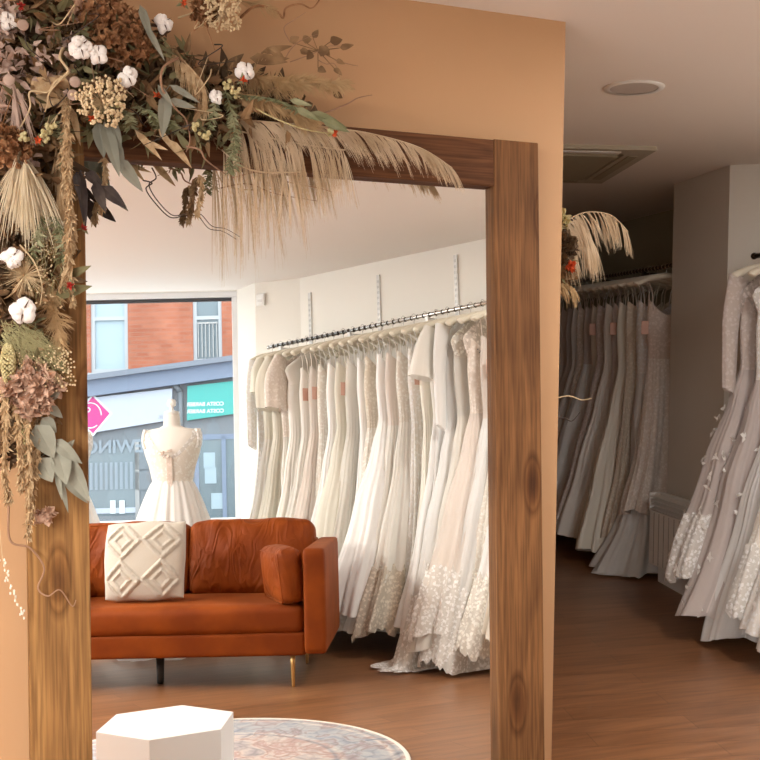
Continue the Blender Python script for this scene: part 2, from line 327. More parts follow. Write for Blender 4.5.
for i, (u0, u1, z0, z1) in enumerate(sorted(wins)):
    f = MB(); w = .07; zm = lerp(z0, z1, .42) if i != 2 else lerp(z0, z1, .5)
    if i == 1: zm = FX(110, 318)[1]
    if i == 2: zm = FX(205, 317)[1]
    Z = lambda z: z+.15
    f.box(u0, u0+w, -.12, -.04, Z(z0), Z(z1)).box(u1-w, u1, -.12, -.04, Z(z0), Z(z1)).box(u0+w, u1-w, -.12, -.04, Z(z0), Z(z0)+w).box(u0+w, u1-w, -.12, -.04, Z(zm)-w/2, Z(zm)+w/2).box(u0-.05, u1+.05, -.1, .05, Z(z0)-.08, Z(z0))
    fo = f.build('window_frame', M['upvc2'], b)
    MB().box(u0+w, u1-w, -.1, -.09, Z(z0)+w, Z(z1)).build('pane', M['curtain'] if i != 2 else M['shopglass'], fo)
    if i == 2:
        g = MB()
        for k in range(6): uu = lerp(u0+.1, u1-.1, k/5); g.box(uu-.008, uu+.008, -.03, -.015, Z(z0)+.1, Z(zm)-.1)
        g.box(u0+.08, u1-.08, -.03, -.015, Z(zm)-.12, Z(zm)-.09).build('window_rail', M['alu'], fo)
def band(name, d0, d1, y0, y1, m, u0=-11, u1=5, par=b): return fq(name, [(u0, ledz(u0)+d0), (u1, ledz(u1)+d0), (u1, ledz(u1)+d1), (u0, ledz(u0)+d1)], y0, y1, m, par)
band('ledge', .0, .10, 0, .35, M['ledge']); band('cornice', -.30, .0, 0, .22, M['ledge_b'])
fq('shopfront_wall', [(-11, 0), (5, 0), (5, ledz(5)-.29), (-11, ledz(-11)-.29)], -.4, .008, M['shop_dark'])
su0, su1 = FX(80, 0)[0]-3.0, FX(173, 0)[0]
def shop_sign(name, label, pts, m):
    cx_ = sum(p[0] for p in pts)/4; w = FO+WD*cx_
    t = thing(name, label, 'sign', (w[0]+NW[0]*.02, w[1]+NW[1]*.02, 0), angW)
    vs = [(u-cx_, 0, z) for u, z in pts]+[(u-cx_, .09, z) for u, z in pts]
    MB().add(vs, [(0, 1, 2, 3), (7, 6, 5, 4)]+[(i, i+4, (i+1) % 4+4, (i+1) % 4) for i in range(4)]).build('sign_board', m, t); return t, cx_
a1, a2, a3, a4 = FX(84, 434), FX(170.5, 420), FX(172.5, 388.8), FX(84, 399)
sl_b = (a2[1]-a1[1])/(a2[0]-a1[0]); sl_t = (a3[1]-a4[1])/(a3[0]-a4[0]); ext = 2.4
t, c0 = shop_sign('shop_sign', 'long pale shop sign with a pink diamond emblem across the street', [(a1[0]-ext, a1[1]-sl_b*ext), a2, a3, (a4[0]-ext, a4[1]-sl_t*ext)], M['sign_white'])
ce = FX(94, 415); cu, cz = ce[0]-c0, ce[1]
for k, (q, m_, y) in enumerate(((.40, M['lettering'], .092), (.345, M['pink'], .096))):
    vs = [(cu-q*.92, y, cz-.02), (cu, y, cz-q*1.02), (cu+q*.92, y, cz+.02), (cu, y, cz+q*1.02)]
    MB().add(vs+[(a, y+.003, c) for a, _, c in vs], [(0, 1, 2, 3), (7, 6, 5, 4)]+[(i, i+4, (i+1) % 4+4, (i+1) % 4) for i in range(4)]).build('emblem_border' if k == 0 else 'emblem', m_, t)
rg = MB(); rg.tube([(cu-.05+.21*math.cos(q), .102, cz+.24*math.sin(q)-.01) for q in [2*pi*i/28 for i in range(25)]], .012, 6)
rg.tube([(cu-.10+.05*math.cos(q), .102, cz+.10+.04*math.sin(q)) for q in [2*pi*i/12 for i in range(13)]], .012, 6); rg.build('emblem_ring', M['lettering'], t)
def text(s, size, par, loc, rz, m, name='lettering', shear=0, al='CENTER'):
    c = bpy.data.curves.new(name, 'FONT'); c.body = s; c.size = size; c.extrude = .003; c.offset = size*.03; c.align_x = al; c.materials.append(m)
    o = bpy.data.objects.new(name, c); COL.objects.link(o); o.parent = par; o.location = loc; o.rotation_euler = (pi/2, 0, rz)
    bpy.context.view_layer.update(); me = bpy.data.meshes.new_from_object(o.evaluated_get(bpy.context.evaluated_depsgraph_get())); n = bpy.data.objects.new(name, me); COL.objects.link(n); n.parent = par; n.location = loc; n.rotation_euler = o.rotation_euler; bpy.data.objects.remove(o); return n
text('UK', .10, t, (a2[0]-c0-.17, .095, a2[1]+.03), pi, M['text_grey'])
b1, b2, b3, b4 = FX(186.5, 420.5), FX(231, 414), FX(231, 381.5), FX(187.5, 386.5)
t2, c2 = shop_sign('shop_sign', 'teal shop sign with two lines of small white lettering across the street', [b1, (b2[0]+.6, b2[1]+.06), (b3[0]+.6, b3[1]+.05), b4], M['teal'])
mz = FX(205, 406); text('COSTA BARBER', .10, t2, (mz[0]-c2, .095, mz[1]), pi+0, M['lettering'])
mz = FX(205, 413); text('COSTA BARBER', .10, t2, (mz[0]-c2, .095, mz[1]), pi+0, M['lettering'])
# shopfronts below the signs
zf = lambda px, py: FX(px, py)
sf = thing('shopfront', 'grey shopfront with vertical blinds under the long pale sign', 'shopfront', (FO[0], FO[1], -.15), angW)
q0, q1 = FX(60, 0)[0]-1.5, FX(137, 0)[0]
fq('shop_window', [(q0, .25), (q1, .25), (q1, FX(137, 446)[1]), (q0, FX(60, 455)[1])], -.09, .012, M['shopglass'], sf)
fr = MB()
for u in (q0, q1-.02): MB().box(u-.04, u+.04, -.08, .03, .15, FX(100, 440)[1]+.15).build('mullion', M['alu'], sf)
bl = MB()
for k in range(30):
    u = lerp(q0+.1, q1-.12, k/29); bl.box(u-.035, u+.02, 0.014, .024, .9, FX(100, 462)[1]+.15)
bl.build('vertical_blind', M['blind'], sf)
MB().box(q0+.05, q1-.05, 0.014, .03, .55, FX(100, 512)[1]+.15).build('display_counter', M['sign_white'], sf)
text('SEWING', .34, sf, (FX(118, 0)[0], 0.03, FX(118, 452)[1]+.15), pi, M['blind'])
vd = MB()
for px in (112, 121): u, z = FX(px, 512); vd.box(u-.05, u+.05, 0.03, .05, z+.15, z+.40)
vd.build('display_boxes', M['lettering'], sf).name = 'display_stand'
s2 = thing('shopfront', 'dark glazed shopfront with papers stuck inside under the teal sign', 'shopfront', (FO[0], FO[1], -.15), angW)
q2, q3 = FX(196, 0)[0], FX(240, 0)[0]+.3
fq('shop_window', [(q2, .15), (q3, .15), (q3, FX(200, 436)[1]), (q2, FX(200, 440)[1])], -.09, .012, M['shopglass'], s2)
fr = MB()
for px in (195, 222, 236): u = FX(px, 0)[0]; fr.box(u-.04, u+.04, -.08, .04, .15, FX(200, 436)[1]+.15)
fr.box(q2, q3, -.08, .04, FX(200, 437)[1]+.1, FX(200, 437)[1]+.2).build('door_frame', M['ledge_b'], s2)
for px, py in ((209, 475), (208, 460), (215, 500)):
    u, z = FX(px, py); MB().box(u-.12, u+.1, 0.014, .024, z, z+.3).build('poster', M['curtain'], s2)
pp = MB()
for py in (461, 481): u, z = FX(142, py); MB().box(u-.16, u+.14, -.1, .03, z, z+.35).build('notice_board', M['shop_dark'], s2 if 0 else sf)
bp = thing('drain_pipe', 'grey downpipe between the two shop signs across the street', 'drainpipe', tuple(FO+WD*FX(180, 0)[0]+NW*.05)+(0,), angW)
MB().tube([(0, 0, FX(180, 440)[1]), (0, 0, FX(180, 392)[1])], .05).build('pipe', M['shop_dark'], bp, True); MB().tube([(0, 0, FX(180, 392)[1]), (-.12, .05, FX(180, 384)[1])], .05).build('pipe_elbow', M['shop_dark'], bp, True)

# ------------------------------------------------------------------ the leaning mirror
TH, ZT, FL, FR, FW = 0.0592, 2.1283, .1156, 1.6129, .1544
HT = ZT/math.cos(TH)
mir = thing('leaning_mirror', 'large mirror in a thick stained pine frame leaning on the tan wall', 'mirror', (0, -.08-ZT*math.tan(TH), 0), rot=(-TH, 0, 0))
def board(name, x0, x1, z0, z1, m, y0=0, y1=.072):
    cx_, cz_ = (x0+x1)/2, (z0+z1)/2
    return MB().box(x0-cx_, x1-cx_, y0, y1, z0-cz_, z1-cz_).build(name, m, mir, bevel=.004, loc=(cx_, 0, cz_))
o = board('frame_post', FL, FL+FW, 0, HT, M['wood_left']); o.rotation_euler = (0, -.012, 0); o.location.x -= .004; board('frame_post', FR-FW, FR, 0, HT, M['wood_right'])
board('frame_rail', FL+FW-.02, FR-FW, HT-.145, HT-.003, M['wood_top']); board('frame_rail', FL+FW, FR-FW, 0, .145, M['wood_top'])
MB().box(FL+FW-.06, FR-FW+.01, .032, .038, .13, HT-.13).build('mirror_glass', M['mirror'], mir)
MB().box(FL+.03, FR-.03, .040, .05, .03, HT-.03).build('backing_board', M['black'], mir)

# ------------------------------------------------------------------ dried flower garland over the mirror's corner
def at(px, py, y):
    d = _f+RT*(px-380)/FPX-UP*(py-380)/FPX; t = (y-CAM[1])/d[1]; return Vector(CAM+d*t)
PX = 2.75/1050*1.0      # about one pixel at the garland's distance, in metres
def dm(name, c, rough=.85, tr=.15, c2=None, s=30): 
    m = mat(name, c, rough, transl=tr, spec=.2)
    if c2: vary(m, s, c, c2, .4, .6)
    return m
G = dict(plume=dm('pampas', (.56, .42, .27), tr=.3, c2=(.68, .54, .38), s=12), plume2=dm('brown_pampas', (.42, .28, .14), c2=(.56, .39, .21), tr=.25, s=14), cream=dm('cream_plume', (.72, .62, .44), tr=.3, c2=(.80, .71, .54)),
         cotton=mat('cotton_lint', (.86, .83, .80), .95, sheen=.3, bump=(220, .5, .004)), boll=mat('cotton_husk', (.10, .055, .035), .8), hyd=dm('dried_hydrangea_brown', (.19, .085, .035), c2=(.40, .205, .10), s=35),
         hydp=dm('dried_hydrangea_pink', (.46, .29, .20), c2=(.66, .46, .35), s=30), euc=dm('eucalyptus_leaf', (.20, .205, .165), c2=(.29, .29, .235), s=9), dark=dm('dark_leaf', (.045, .035, .035), c2=(.10, .08, .07), s=14),
         brown=dm('brown_leaf', (.17, .10, .05), c2=(.33, .205, .105), s=16), olive=dm('olive_leaf', (.13, .115, .055), c2=(.23, .21, .11), s=16), twig=mat('curly_twig', (.30, .17, .10), .7), dtwig=mat('dark_twig', (.045, .028, .02), .7),
         orange=mat('orange_flower', (.62, .09, .02), .8), red=mat('red_flower', (.42, .03, .02), .8), amar=dm('dried_amaranth', (.42, .28, .15), c2=(.58, .43, .26), s=60), bead=mat('seed_bead', (.74, .58, .36), .7), stalk=mat('straw_stalk', (.55, .42, .25), .7),
         fern=dm('grey_green_fern', (.19, .20, .105), c2=(.30, .30, .18), s=20), ear=dm('pale_grass_ear', (.50, .43, .21), c2=(.62, .55, .31), s=70), white=mat('white_bud', (.80, .76, .66), .8), moss=dm('filler_moss', (.08, .048, .027), c2=(.19, .125, .07), s=20), gyp=mat('fine_stem', (.30, .27, .13), .8), pinkleaf=dm('pink_beige_leaf', (.44, .32, .26), c2=(.58, .44, .37), s=25))
g = thing('dried_flower_garland', 'large dried flower garland with pampas and cotton over the mirror corner', 'garland', tuple(at(80, 120, -.10)))
g0 = Vector(g.location)
def GB(mb, name, m, smooth=False, label=None):
    mb.v = [(x-g0.x, y-g0.y, z-g0.z) for x, y, z in mb.v]; o = mb.build(name, m, g, smooth)
    if label: o['label'] = label
    return o
RX = Vector(RT)
def rv(s=1): return Vector((R.gauss(0, s), R.gauss(0, s), R.gauss(0, s)))
def curve(pts, n=16):
    P = [Vector(p) for p in pts]; out = []
    for i in range(len(P)-1):
        p0_ = P[max(i-1, 0)]; p1 = P[i]; p2 = P[i+1]; p3 = P[min(i+2, len(P)-1)]
        for k in range(n):
            t = k/n; out.append(.5*((2*p1)+(p2-p0_)*t+(2*p0_-5*p1+4*p2-p3)*t*t+(3*p1-p0_-3*p2+p3)*t**3))
    return out+[P[-1]]
def pcurve(pts, n=10): return curve([at(*p) for p in pts], n)
def plume(name, pts, n, l, droop, m, spread=.5, w=.0016, fwd=.6, down=.25, t0=.05):
    C_ = pcurve(pts, 12); mb = MB(); K = len(C_)-1
    for i in range(n):
        if i % 9 == 0:
            t = t0+(1-t0)*R.random(); k = min(int(t*K), K-1); p = C_[k].lerp(C_[k+1], t*K-k); d = (C_[min(k+3, K)]-C_[max(k-2, 0)]).normalized(); dc = d*fwd+Vector((0, 0, -down))+rv(spread*.5); lc = R.uniform(.6, 1.25)
        dd = (dc+rv(spread*.16)).normalized(); dd.y *= .6; L_ = l*lc*(.7+.35*R.random())*(1-.4*t*t)
        q = [p+dd*L_*s+Vector((0, 0, -droop*L_*s*s)) for s in (0, .25, .5, .75, 1)]
        mb.hair(q, w*R.uniform(.7, 1.5))
    mb.tube(C_, .0022, 5); return GB(mb, name, m)
# filler behind everything
def blob_leaves(name, cells, n, m, l=(.02, .05), wr=.4, ydep=(-.16, -.07), sm=False):
    mb = MB()
    for i in range(n):
        x, y, rx, ry = R.choices(cells, weights=[c[2]*c[3] for c in cells])[0]; a = R.uniform(0, 2*pi); q = math.sqrt(R.random())
        p = at(x+rx*q*math.cos(a), y+ry*q*math.sin(a), R.uniform(*ydep)); L_ = R.uniform(*l); mb.leaf(p, rv(), L_, L_*wr, bend=R.uniform(-.3, .4))
    return GB(mb, name, m)
cells = [(25, 60, 45, 70), (95, 70, 70, 55), (160, 90, 60, 45), (215, 105, 50, 40), (270, 110, 45, 22), (22, 170, 48, 60), (28, 260, 44, 60), (22, 345, 38, 60), (25, 420, 32, 45)]
blob_leaves('filler_foliage', cells, 2600, G['moss'], (.03, .07), .5, (-.13, -.03))
blob_leaves('brown_foliage', cells, 900, G['brown'], (.025, .065), .38, (-.19, -.10))
blob_leaves('olive_foliage', [(60, 40, 40, 40), (140, 120, 60, 30), (200, 115, 40, 40), (130, 60, 60, 30), (30, 360, 30, 40), (60, 100, 50, 40)], 420, G['olive'], (.03, .06), .35, (-.20, -.11))
blob_leaves('beige_foliage', [(15, 60, 25, 30), (35, 80, 35, 25), (10, 100, 16, 20), (55, 45, 25, 22), (20, 160, 24, 20)], 170, G['pinkleaf'], (.02, .035), .6, (-.21, -.16))
def twig(name, pts, m, r=.0032): mb = MB(); C_ = pcurve(pts, 10); n = len(C_); mb.tube(C_, [r*(1-.6*i/n) for i in range(n)], 6); return GB(mb, name, m, True)
# pampas
plume('pampas_plume', [(228, 118, -.13), (268, 122, -.16), (318, 126, -.155), (372, 134, -.15), (420, 148, -.145), (452, 168, -.14)], 1900, .085, .55, G['plume'], .3, w=.0019, fwd=.85, down=.35)
plume('pampas_plume', [(225, 128, -.13), (262, 136, -.15), (300, 144, -.15), (345, 150, -.145)], 700, .125, .8, G['plume'], .26, w=.0016, fwd=.35, down=.8)
plume('pampas_plume', [(222, 150, -.12), (240, 165, -.17), (262, 172, -.18), (300, 172, -.18)], 130, .16, .9, G['plume'], .22, w=.0013, fwd=.1, down=.9)
plume('pampas_plume', [(228, 70, -.12), (265, 80, -.16), (300, 82, -.18), (343, 84, -.18)], 2600, .058, .15, G['plume2'], .8, w=.0026, fwd=.9, down=.1).name = 'brown_pampas_plume'
plume('brown_pampas_plume', [(230, 90, -.13), (262, 100, -.17), (290, 110, -.18), (312, 120, -.18)], 1500, .055, .2, G['plume2'], .7, w=.0024, fwd=.9, down=.3)
plume('cream_grass_plume', [(20, 150, -.17), (24, 162, -.21)], 460, .15, .6, G['cream'], .6, w=.0034, fwd=.1, down=.75, t0=0)
plume('beige_grass_plume', [(4, 60, -.16), (12, 82, -.21), (15, 95, -.2)], 160, .10, .5, G['pinkleaf'], .4, w=.004, fwd=.3, down=.8, t0=.3)
plume('brown_grass_plume', [(160, 36, -.15), (185, 62, -.2), (203, 84, -.21), (205, 102, -.2)], 650, .05, .6, G['amar'], .4, w=.002, fwd=.7, down=.5)
plume('brown_grass_plume', [(55, 145, -.12), (62, 185, -.16), (60, 230, -.15)], 500, .08, .4, G['amar'], .4, w=.003, fwd=.7, down=.5)
plume('fluffy_grass_plume', [(45, 270, -.13), (55, 310, -.18), (60, 345, -.18)], 900, .055, .1, G['plume2'], .9, w=.0016, fwd=.3, down=.2)
plume('dried_grass_tuft', [(235, 0, -.12), (262, 5, -.15), (275, 12, -.15)], 260, .05, .0, G['plume2'], .6, w=.0018, fwd=.8, down=.2)
# hanging amaranth
def catkin(name, pts, r, m, n=10, lumps=220):
    C_ = pcurve(pts, 14); mb = MB(); mb.tube(C_, r*.5, 5)
    for i in range(lumps):
        t = R.random(); k = min(int(t*(len(C_)-1)), len(C_)-2); p = C_[k]+rv(1).normalized()*r*.7*(1-.5*t); d = Vector((R.gauss(0, .5), -abs(R.gauss(.3, .3)), -1))
        mb.leaf(p, d, .016*R.uniform(.7, 1.4), .008, cup=.3)
    return GB(mb, name, m)
catkin('amaranth_tassel', [(66, 100, -.20), (67, 140, -.24), (69, 200, -.24), (68, 252, -.23), (73, 305, -.2)], .012, G['amar'], lumps=650)
catkin('amaranth_tassel', [(64, 120, -.2), (64, 180, -.225), (74, 230, -.22), (60, 290, -.2)], .009, G['amar'], lumps=380)
for a in ([(2, 380, -.18), (6, 420, -.22), (4, 470, -.22), (10, 500, -.2)], [(14, 395, -.19), (20, 440, -.23), (22, 490, -.21)], [(26, 405, -.18), (28, 440, -.23), (30, 480, -.22), (28, 540, -.19)], [(40, 420, -.17), (36, 455, -.21), (30, 520, -.19)]): catkin('amaranth_tassel', a, .009, G['amar'], lumps=300)
# seed ears
for a, r in (([(8, 345, -.2), (8, 362, -.22), (9, 385, -.2)], .016), ([(20, 415, -.18), (22, 440, -.22), (21, 470, -.2)], .010)):
    C_ = pcurve(a, 12); mb = MB()
    for i, p in enumerate(C_):
        for k in range(9): q = 2*pi*k/9+i; rr2 = r*math.sin(pi*(i+.8)/(len(C_)+.6))**.6; mb.ball(p+Vector((math.cos(q)*rr2, math.sin(q)*rr2, R.uniform(-.002, .002))), .0042, 5)
    GB(mb, 'grass_ear', G['ear'] if r > .0095 else G['amar'], True)
for a in ([(200, 176, -.13), (201, 190, -.13), (196, 214, -.125)], [(104, 158, -.15), (105, 182, -.16), (100, 212, -.15)], [(196, 178, -.13), (192, 200, -.12), (190, 214, -.12)]): catkin('amaranth_tassel', a, .006, G['brown'] if a[0][0] == 196 else G['amar'], lumps=120)
# hydrangea heads
def head(name, px, py, y, r, m, n=150, w=.017):
    c = at(px, py, y); mb = MB()
    for i in range(n):
        d = rv().normalized(); d.y = -abs(d.y) if R.random() < .8 else d.y; p = c+Vector((d.x*r, d.y*r*.6, d.z*r))*R.uniform(.75, 1.05)
        for k in range(3): mb.leaf(p, (d*.4+rv(.8)), w*R.uniform(.7, 1.2), w*.9, nrm=d, bend=.25, shape=.6)
    return GB(mb, name, m)
head('dried_hydrangea', 123, 38, -.18, .075, G['hyd'], 200); head('dried_hydrangea', 104, 14, -.16, .055, G['hyd'], 110); head('dried_hydrangea', 8, 148, -.2, .05, G['hyd'], 120)
head('dried_hydrangea', 205, 10, -.13, .035, G['hyd'], 60); head('dried_hydrangea', 28, 385, -.2, .052, G['hydp'], 100, .024); head('dried_hydrangea', 33, 402, -.2, .035, G['hydp'], 50, .024); head('dried_hydrangea', 52, 385, -.18, .028, G['hydp'], 26, .022); head('dried_hydrangea', 4, 20, -.16, .04, G['pinkleaf'], 50, .02); head('dried_hydrangea', 85, 5, -.14, .04, G['hydp'], 50, .018)
head('dried_rosebud', 45, 515, -.17, .014, G['hydp'], 14, .022)
# cotton bolls
def cotton(px, py, y, r, k=5):
    c = at(px, py, y); mb = MB(); hs = MB()
    for i in range(k):
        q = 2*pi*i/k+R.random(); o = c+Vector((math.cos(q)*r*.5, -.2*r, math.sin(q)*r*.5)); mb.ball(o, r*R.uniform(.5, .64), 10, (1, .8, 1), .09)
        for s_ in range(3): mb.ball(o+rv(r*.2), r*.33, 8, rnd=.12)
        q += pi/k; (hs.leaf(c+Vector((math.cos(q)*r*.2, -.62*r, math.sin(q)*r*.2)), (math.cos(q), -.2, math.sin(q)), r*.8, r*.14, nrm=(0, -1, 0), bend=-.15) if i % 3 == 0 else None)
        hs.leaf(c+Vector((0, .3*r, 0)), (math.cos(q), .1, math.sin(q)), r*1.35, r*.6, nrm=(0, -1, 0), bend=-.2)
    o = GB(mb, 'cotton_boll', G['cotton'], True); hs.v = [(x-g0.x, y_-g0.y, z-g0.z) for x, y_, z in hs.v]; hs.build('husk', G['boll'], o)
for a in ((80, 48, -.24, .028), (98, 55, -.24, .023), (127, 77, -.23, .025), (163, 24, -.18, .024), (244, 72, -.2, .025), (216, 97, -.2, .018), (8, 22, -.18, .022), (23, 311, -.24, .031), (12, 258, -.22, .026)): cotton(*a)
# allium seed heads
def allium(px, py, y, r, n=110, bead=True):
    c = at(px, py, y); mb = MB(); bd = MB()
    for i in range(n):
        d = rv().normalized(); d.y = -abs(d.y); e = c+d*r*R.uniform(.75, 1.05); mb.hair([c, c.lerp(e, .5), e], .0016)
        if bead:
            for k in range(3): bd.ball(e+rv(.0040), .0040, 5)
    o = GB(mb, 'allium_seed_head', G['stalk'])
    if bead: bd.v = [(x-g0.x, y_-g0.y, z-g0.z) for x, y_, z in bd.v]; bd.build('seed', G['bead'], o, True)
allium(102, 103, -.23, .062, 105); allium(222, 12, -.14, .055, 90); allium(25, 275, -.2, .065, 130, False)
# eucalyptus
def sprig(name, leaves, m, y=-.2, reach=24):
    todo = [l for l in leaves if l[4] > 1]
    while todo:
        grp = [todo.pop(0)]; grew = True
        while grew:
            grew = False
            for l in todo[:]:
                if any(math.hypot(l[0]-q[0], l[1]-q[1]) < reach for q in grp): grp.append(l); todo.remove(l); grew = True
        mb = MB(); cx_ = sum(q[0] for q in grp)/len(grp); cy_ = sum(q[1] for q in grp)/len(grp)
        for (x0, y0, x1, y1, w) in grp:
            a = at(x0, y0, y); b_ = at(x1, y1, y-R.uniform(-.02, .03)); d = b_-a; mb.leaf(a, d, d.length, w*PX*1.0, nrm=(R.uniform(-.3, .3), -1, R.uniform(-.2, .2)), bend=R.uniform(-.08, .1), cup=.12, shape=.6)
            mb.tube([at(cx_, cy_, y+.03), at((cx_+x0)/2, (cy_+y0)/2, y+.015), a], .0012, 4)
        GB(mb, name, m)
sprig('eucalyptus_sprig', [(98, 122, 104, 158, 15), (104, 122, 118, 178, 15), (112, 138, 124, 172, 13), (118, 158, 143, 192, 13), (112, 120, 122, 150, 9), (165, 95, 162, 138, 15), (168, 100, 196, 108, 8), (158, 85, 172, 108, 8), (170, 85, 200, 102, 7), (140, 5, 152, 42, 9), (145, 25, 165, 60, 7)], G['euc'], -.22)
sprig('eucalyptus_sprig', [(40, 412, 52, 400, 12), (42, 418, 56, 432, 14), (36, 425, 54, 458, 24), (40, 470, 30, 490, 0.1), (52, 440, 82, 463, 14), (58, 450, 66, 485, 20), (66, 458, 90, 502, 17), (64, 475, 88, 503, 12), (40, 458, 52, 482, 22), (60, 478, 68, 512, 6), (56, 470, 62, 500, 6)], G['euc'], -.2)
sprig('eucalyptus_sprig', [(50, 398, 60, 392, 8), (48, 405, 62, 418, 10), (60, 455, 74, 440, 9)], G['euc'], -.19)
sprig('olive_leaf_sprig', [(66, 277, 92, 266, 9), (56, 295, 92, 286, 12)], G['olive'], -.2)
sprig('dark_leaf_sprig', [(80, 170, 86, 230, 10), (76, 172, 80, 200, 8), (86, 172, 98, 186, 10), (94, 182, 106, 212, 12), (102, 186, 126, 208, 13), (90, 170, 104, 190, 7)], G['dark'], -.17)
sprig('dark_leaf_sprig', [(262, 52, 292, 46, 8), (250, 58, 288, 62, 12), (268, 48, 285, 58, 10), (262, 62, 290, 58, 8)], G['brown'], -.16)
sprig('brown_leaf_sprig', [(140, 140, 168, 150, 6), (135, 130, 162, 160, 7), (170, 140, 192, 168, 8), (158, 128, 178, 156, 6), (55, 75, 70, 100, 16), (30, 90, 60, 78, 16), (35, 100, 62, 98, 18), (45, 85, 62, 105, 14), (72, 108, 80, 145, 7)], G['amar'], -.19)
sprig('dark_green_sprig', [(296, 108, 320, 122, 8), (310, 112, 348, 128, 10), (322, 120, 350, 132, 9), (290, 100, 312, 106, 7)], G['fern'], -.25)
sprig('round_leaf_sprig', [(290, 42, 299, 37, 9), (302, 40, 312, 39, 9), (313, 38, 318, 30, 7), (318, 52, 330, 50, 12), (330, 42, 342, 40, 11), (312, 52, 306, 60, 9), (322, 46, 330, 56, 8), (340, 48, 354, 45, 7), (318, 68, 326, 72, 8), (334, 68, 342, 76, 7), (336, 60, 345, 64, 6), (300, 50, 310, 54, 8), (333, 92, 342, 98, 8)], G['brown'], -.14)
for a_ in ([(284, 60, -.13), (292, 48, -.14), (302, 40, -.14), (318, 34, -.14)], [(290, 62, -.13), (312, 54, -.14), (330, 46, -.14), (350, 48, -.14)], [(318, 60, -.13), (326, 64, -.14), (336, 66, -.14), (344, 98, -.14)], [(335, 60, -.14), (348, 64, -.14), (358, 66, -.14)]): twig('curly_twig', a_, G['twig'], .0014)
# ferny grey-green
mb = MB()
for cxp, cyp, ex, ey in ((225, 90, 236, 168), (215, 95, 205, 135), (232, 110, 228, 172), (135, 105, 160, 128), (150, 118, 180, 130), (240, 95, 300, 110), (120, 110, 130, 128), (60, 120, 66, 165), (52, 215, 62, 262), (40, 215, 30, 262)):
    C_ = pcurve([(cxp, cyp, -.18), ((cxp+ex)/2+4, (cyp+ey)/2-3, -.22), (ex, ey, -.2)], 14)
    mb = MB(); mb.tube(C_, .0014, 4)
    for i, p in enumerate(C_[2:]):
        for s_ in (-1, 1): mb.leaf(p, Vector((s_*.8, R.uniform(-.4, .1), -.5))+rv(.25), .022, .007)
    GB(mb, 'fern_sprig', G['fern'])
# fine sprays
mb = MB(); bd = MB()
for i in range(150):
    sx_, sy_ = R.uniform(0, 30), R.uniform(320, 345); e = (R.uniform(18, 76), R.uniform(352, 392)); C_ = pcurve([(sx_, sy_, -.18), ((sx_+e[0])/2+R.uniform(-4, 4), (sy_+e[1])/2-R.uniform(0, 8), -.21), (e[0], e[1], R.uniform(-.23, -.17))], 3)
    mb.hair(C_, .0016); bd.ball(C_[-1], .0028, 4); bd.ball(C_[-2]+rv(.003), .0024, 4)
for i in range(120):
    x0, y0 = R.uniform(35, 62), R.uniform(220, 300); e = (x0+R.uniform(-14, 16), y0+R.uniform(-22, 26)); C_ = pcurve([(x0, y0, -.16), ((x0+e[0])/2, (y0+e[1])/2-3, -.2), (e[0], e[1], -.19)], 3); mb.hair(C_, .0016); bd.ball(C_[-1], .0026, 4)
o = GB(mb, 'fine_grass_spray', G['gyp']); bd.v = [(x-g0.x, y_-g0.y, z-g0.z) for x, y_, z in bd.v]; bd.build('seed', G['bead'], o, True)
mb = MB(); C_ = pcurve([(0, 530, -.17), (3, 560, -.2), (12, 590, -.2), (24, 618, -.19)], 14); mb.tube(C_, .001, 4)
st = GB(mb, 'bud_string', G['stalk']); mb = MB()
for p in C_[14:]:
    mb.ball(p+rv(.004), .0030, 5, (1, 1, 1.4))
mb.v = [(x-g0.x, y_-g0.y, z-g0.z) for x, y_, z in mb.v]; mb.build('bud', G['white'], st, True)
# little flowers
for px, py, m_ in ((38, 141, 'orange'), (157, 95, 'orange'), (243, 80, 'orange'), (335, 133, 'orange'), (83, 228, 'red'), (21, 6, 'red'), (183, 3, 'orange'), (92, 118, 'orange'), (70, 286, 'red')):
    c = at(px, py, -.235 if px not in (83, 157) else -.2); mb = MB(); cy = MB()
    for k in range(16): mb.leaf(c, rv()+Vector((0, -.6, 0)), .013, .008)
    o = GB(mb, 'small_flower', G[m_]); cy.leaf(c, (0, .2, 1), .02, .012).leaf(c, (.6, .2, -.6), .02, .01).leaf(c, (-.7, .1, -.4), .02, .01); cy.v = [(x-g0.x, y_-g0.y, z-g0.z) for x, y_, z in cy.v]; cy.build('sepal', G['fern'], o)
for px, py in ((23, 137), (50, 128), (45, 135), (120, 105), (228, 84), (235, 92), (195, 128), (205, 135), (330, 130)): 
    c = at(px, py, -.23); mb = MB()
    for k in range(10): mb.ball(c+rv(.006), .0058, 6)
    GB(mb, 'pale_berry', G['ear'], True)
# twigs
twig('curly_twig', [(152, 168, -.14), (156, 178, -.095), (149, 185, -.088), (157, 200, -.082), (172, 215, -.082), (186, 214, -.082), (200, 214, -.082), (212, 226, -.088), (226, 229, -.088), (240, 237, -.09)], G['dtwig'], .0020)
twig('curly_twig', [(63, 48, -.2), (60, 58, -.22), (68, 72, -.23), (55, 82, -.23), (48, 92, -.22), (30, 92, -.22), (30, 108, -.22), (20, 128, -.21), (8, 150, -.2)], G['stalk'], .004)
twig('curly_twig', [(68, 72, -.23), (50, 92, -.24), (47, 105, -.24), (45, 112, -.23)], G['stalk'], .003)
twig('curly_twig', [(178, 58, -.2), (163, 68, -.23), (162, 88, -.23), (175, 108, -.22), (186, 120, -.2), (190, 140, -.2), (186, 152, -.19)], G['twig'], .0038)
twig('curly_twig', [(186, 146, -.19), (200, 150, -.2), (206, 160, -.2), (225, 174, -.17)], G['twig'], .0034)
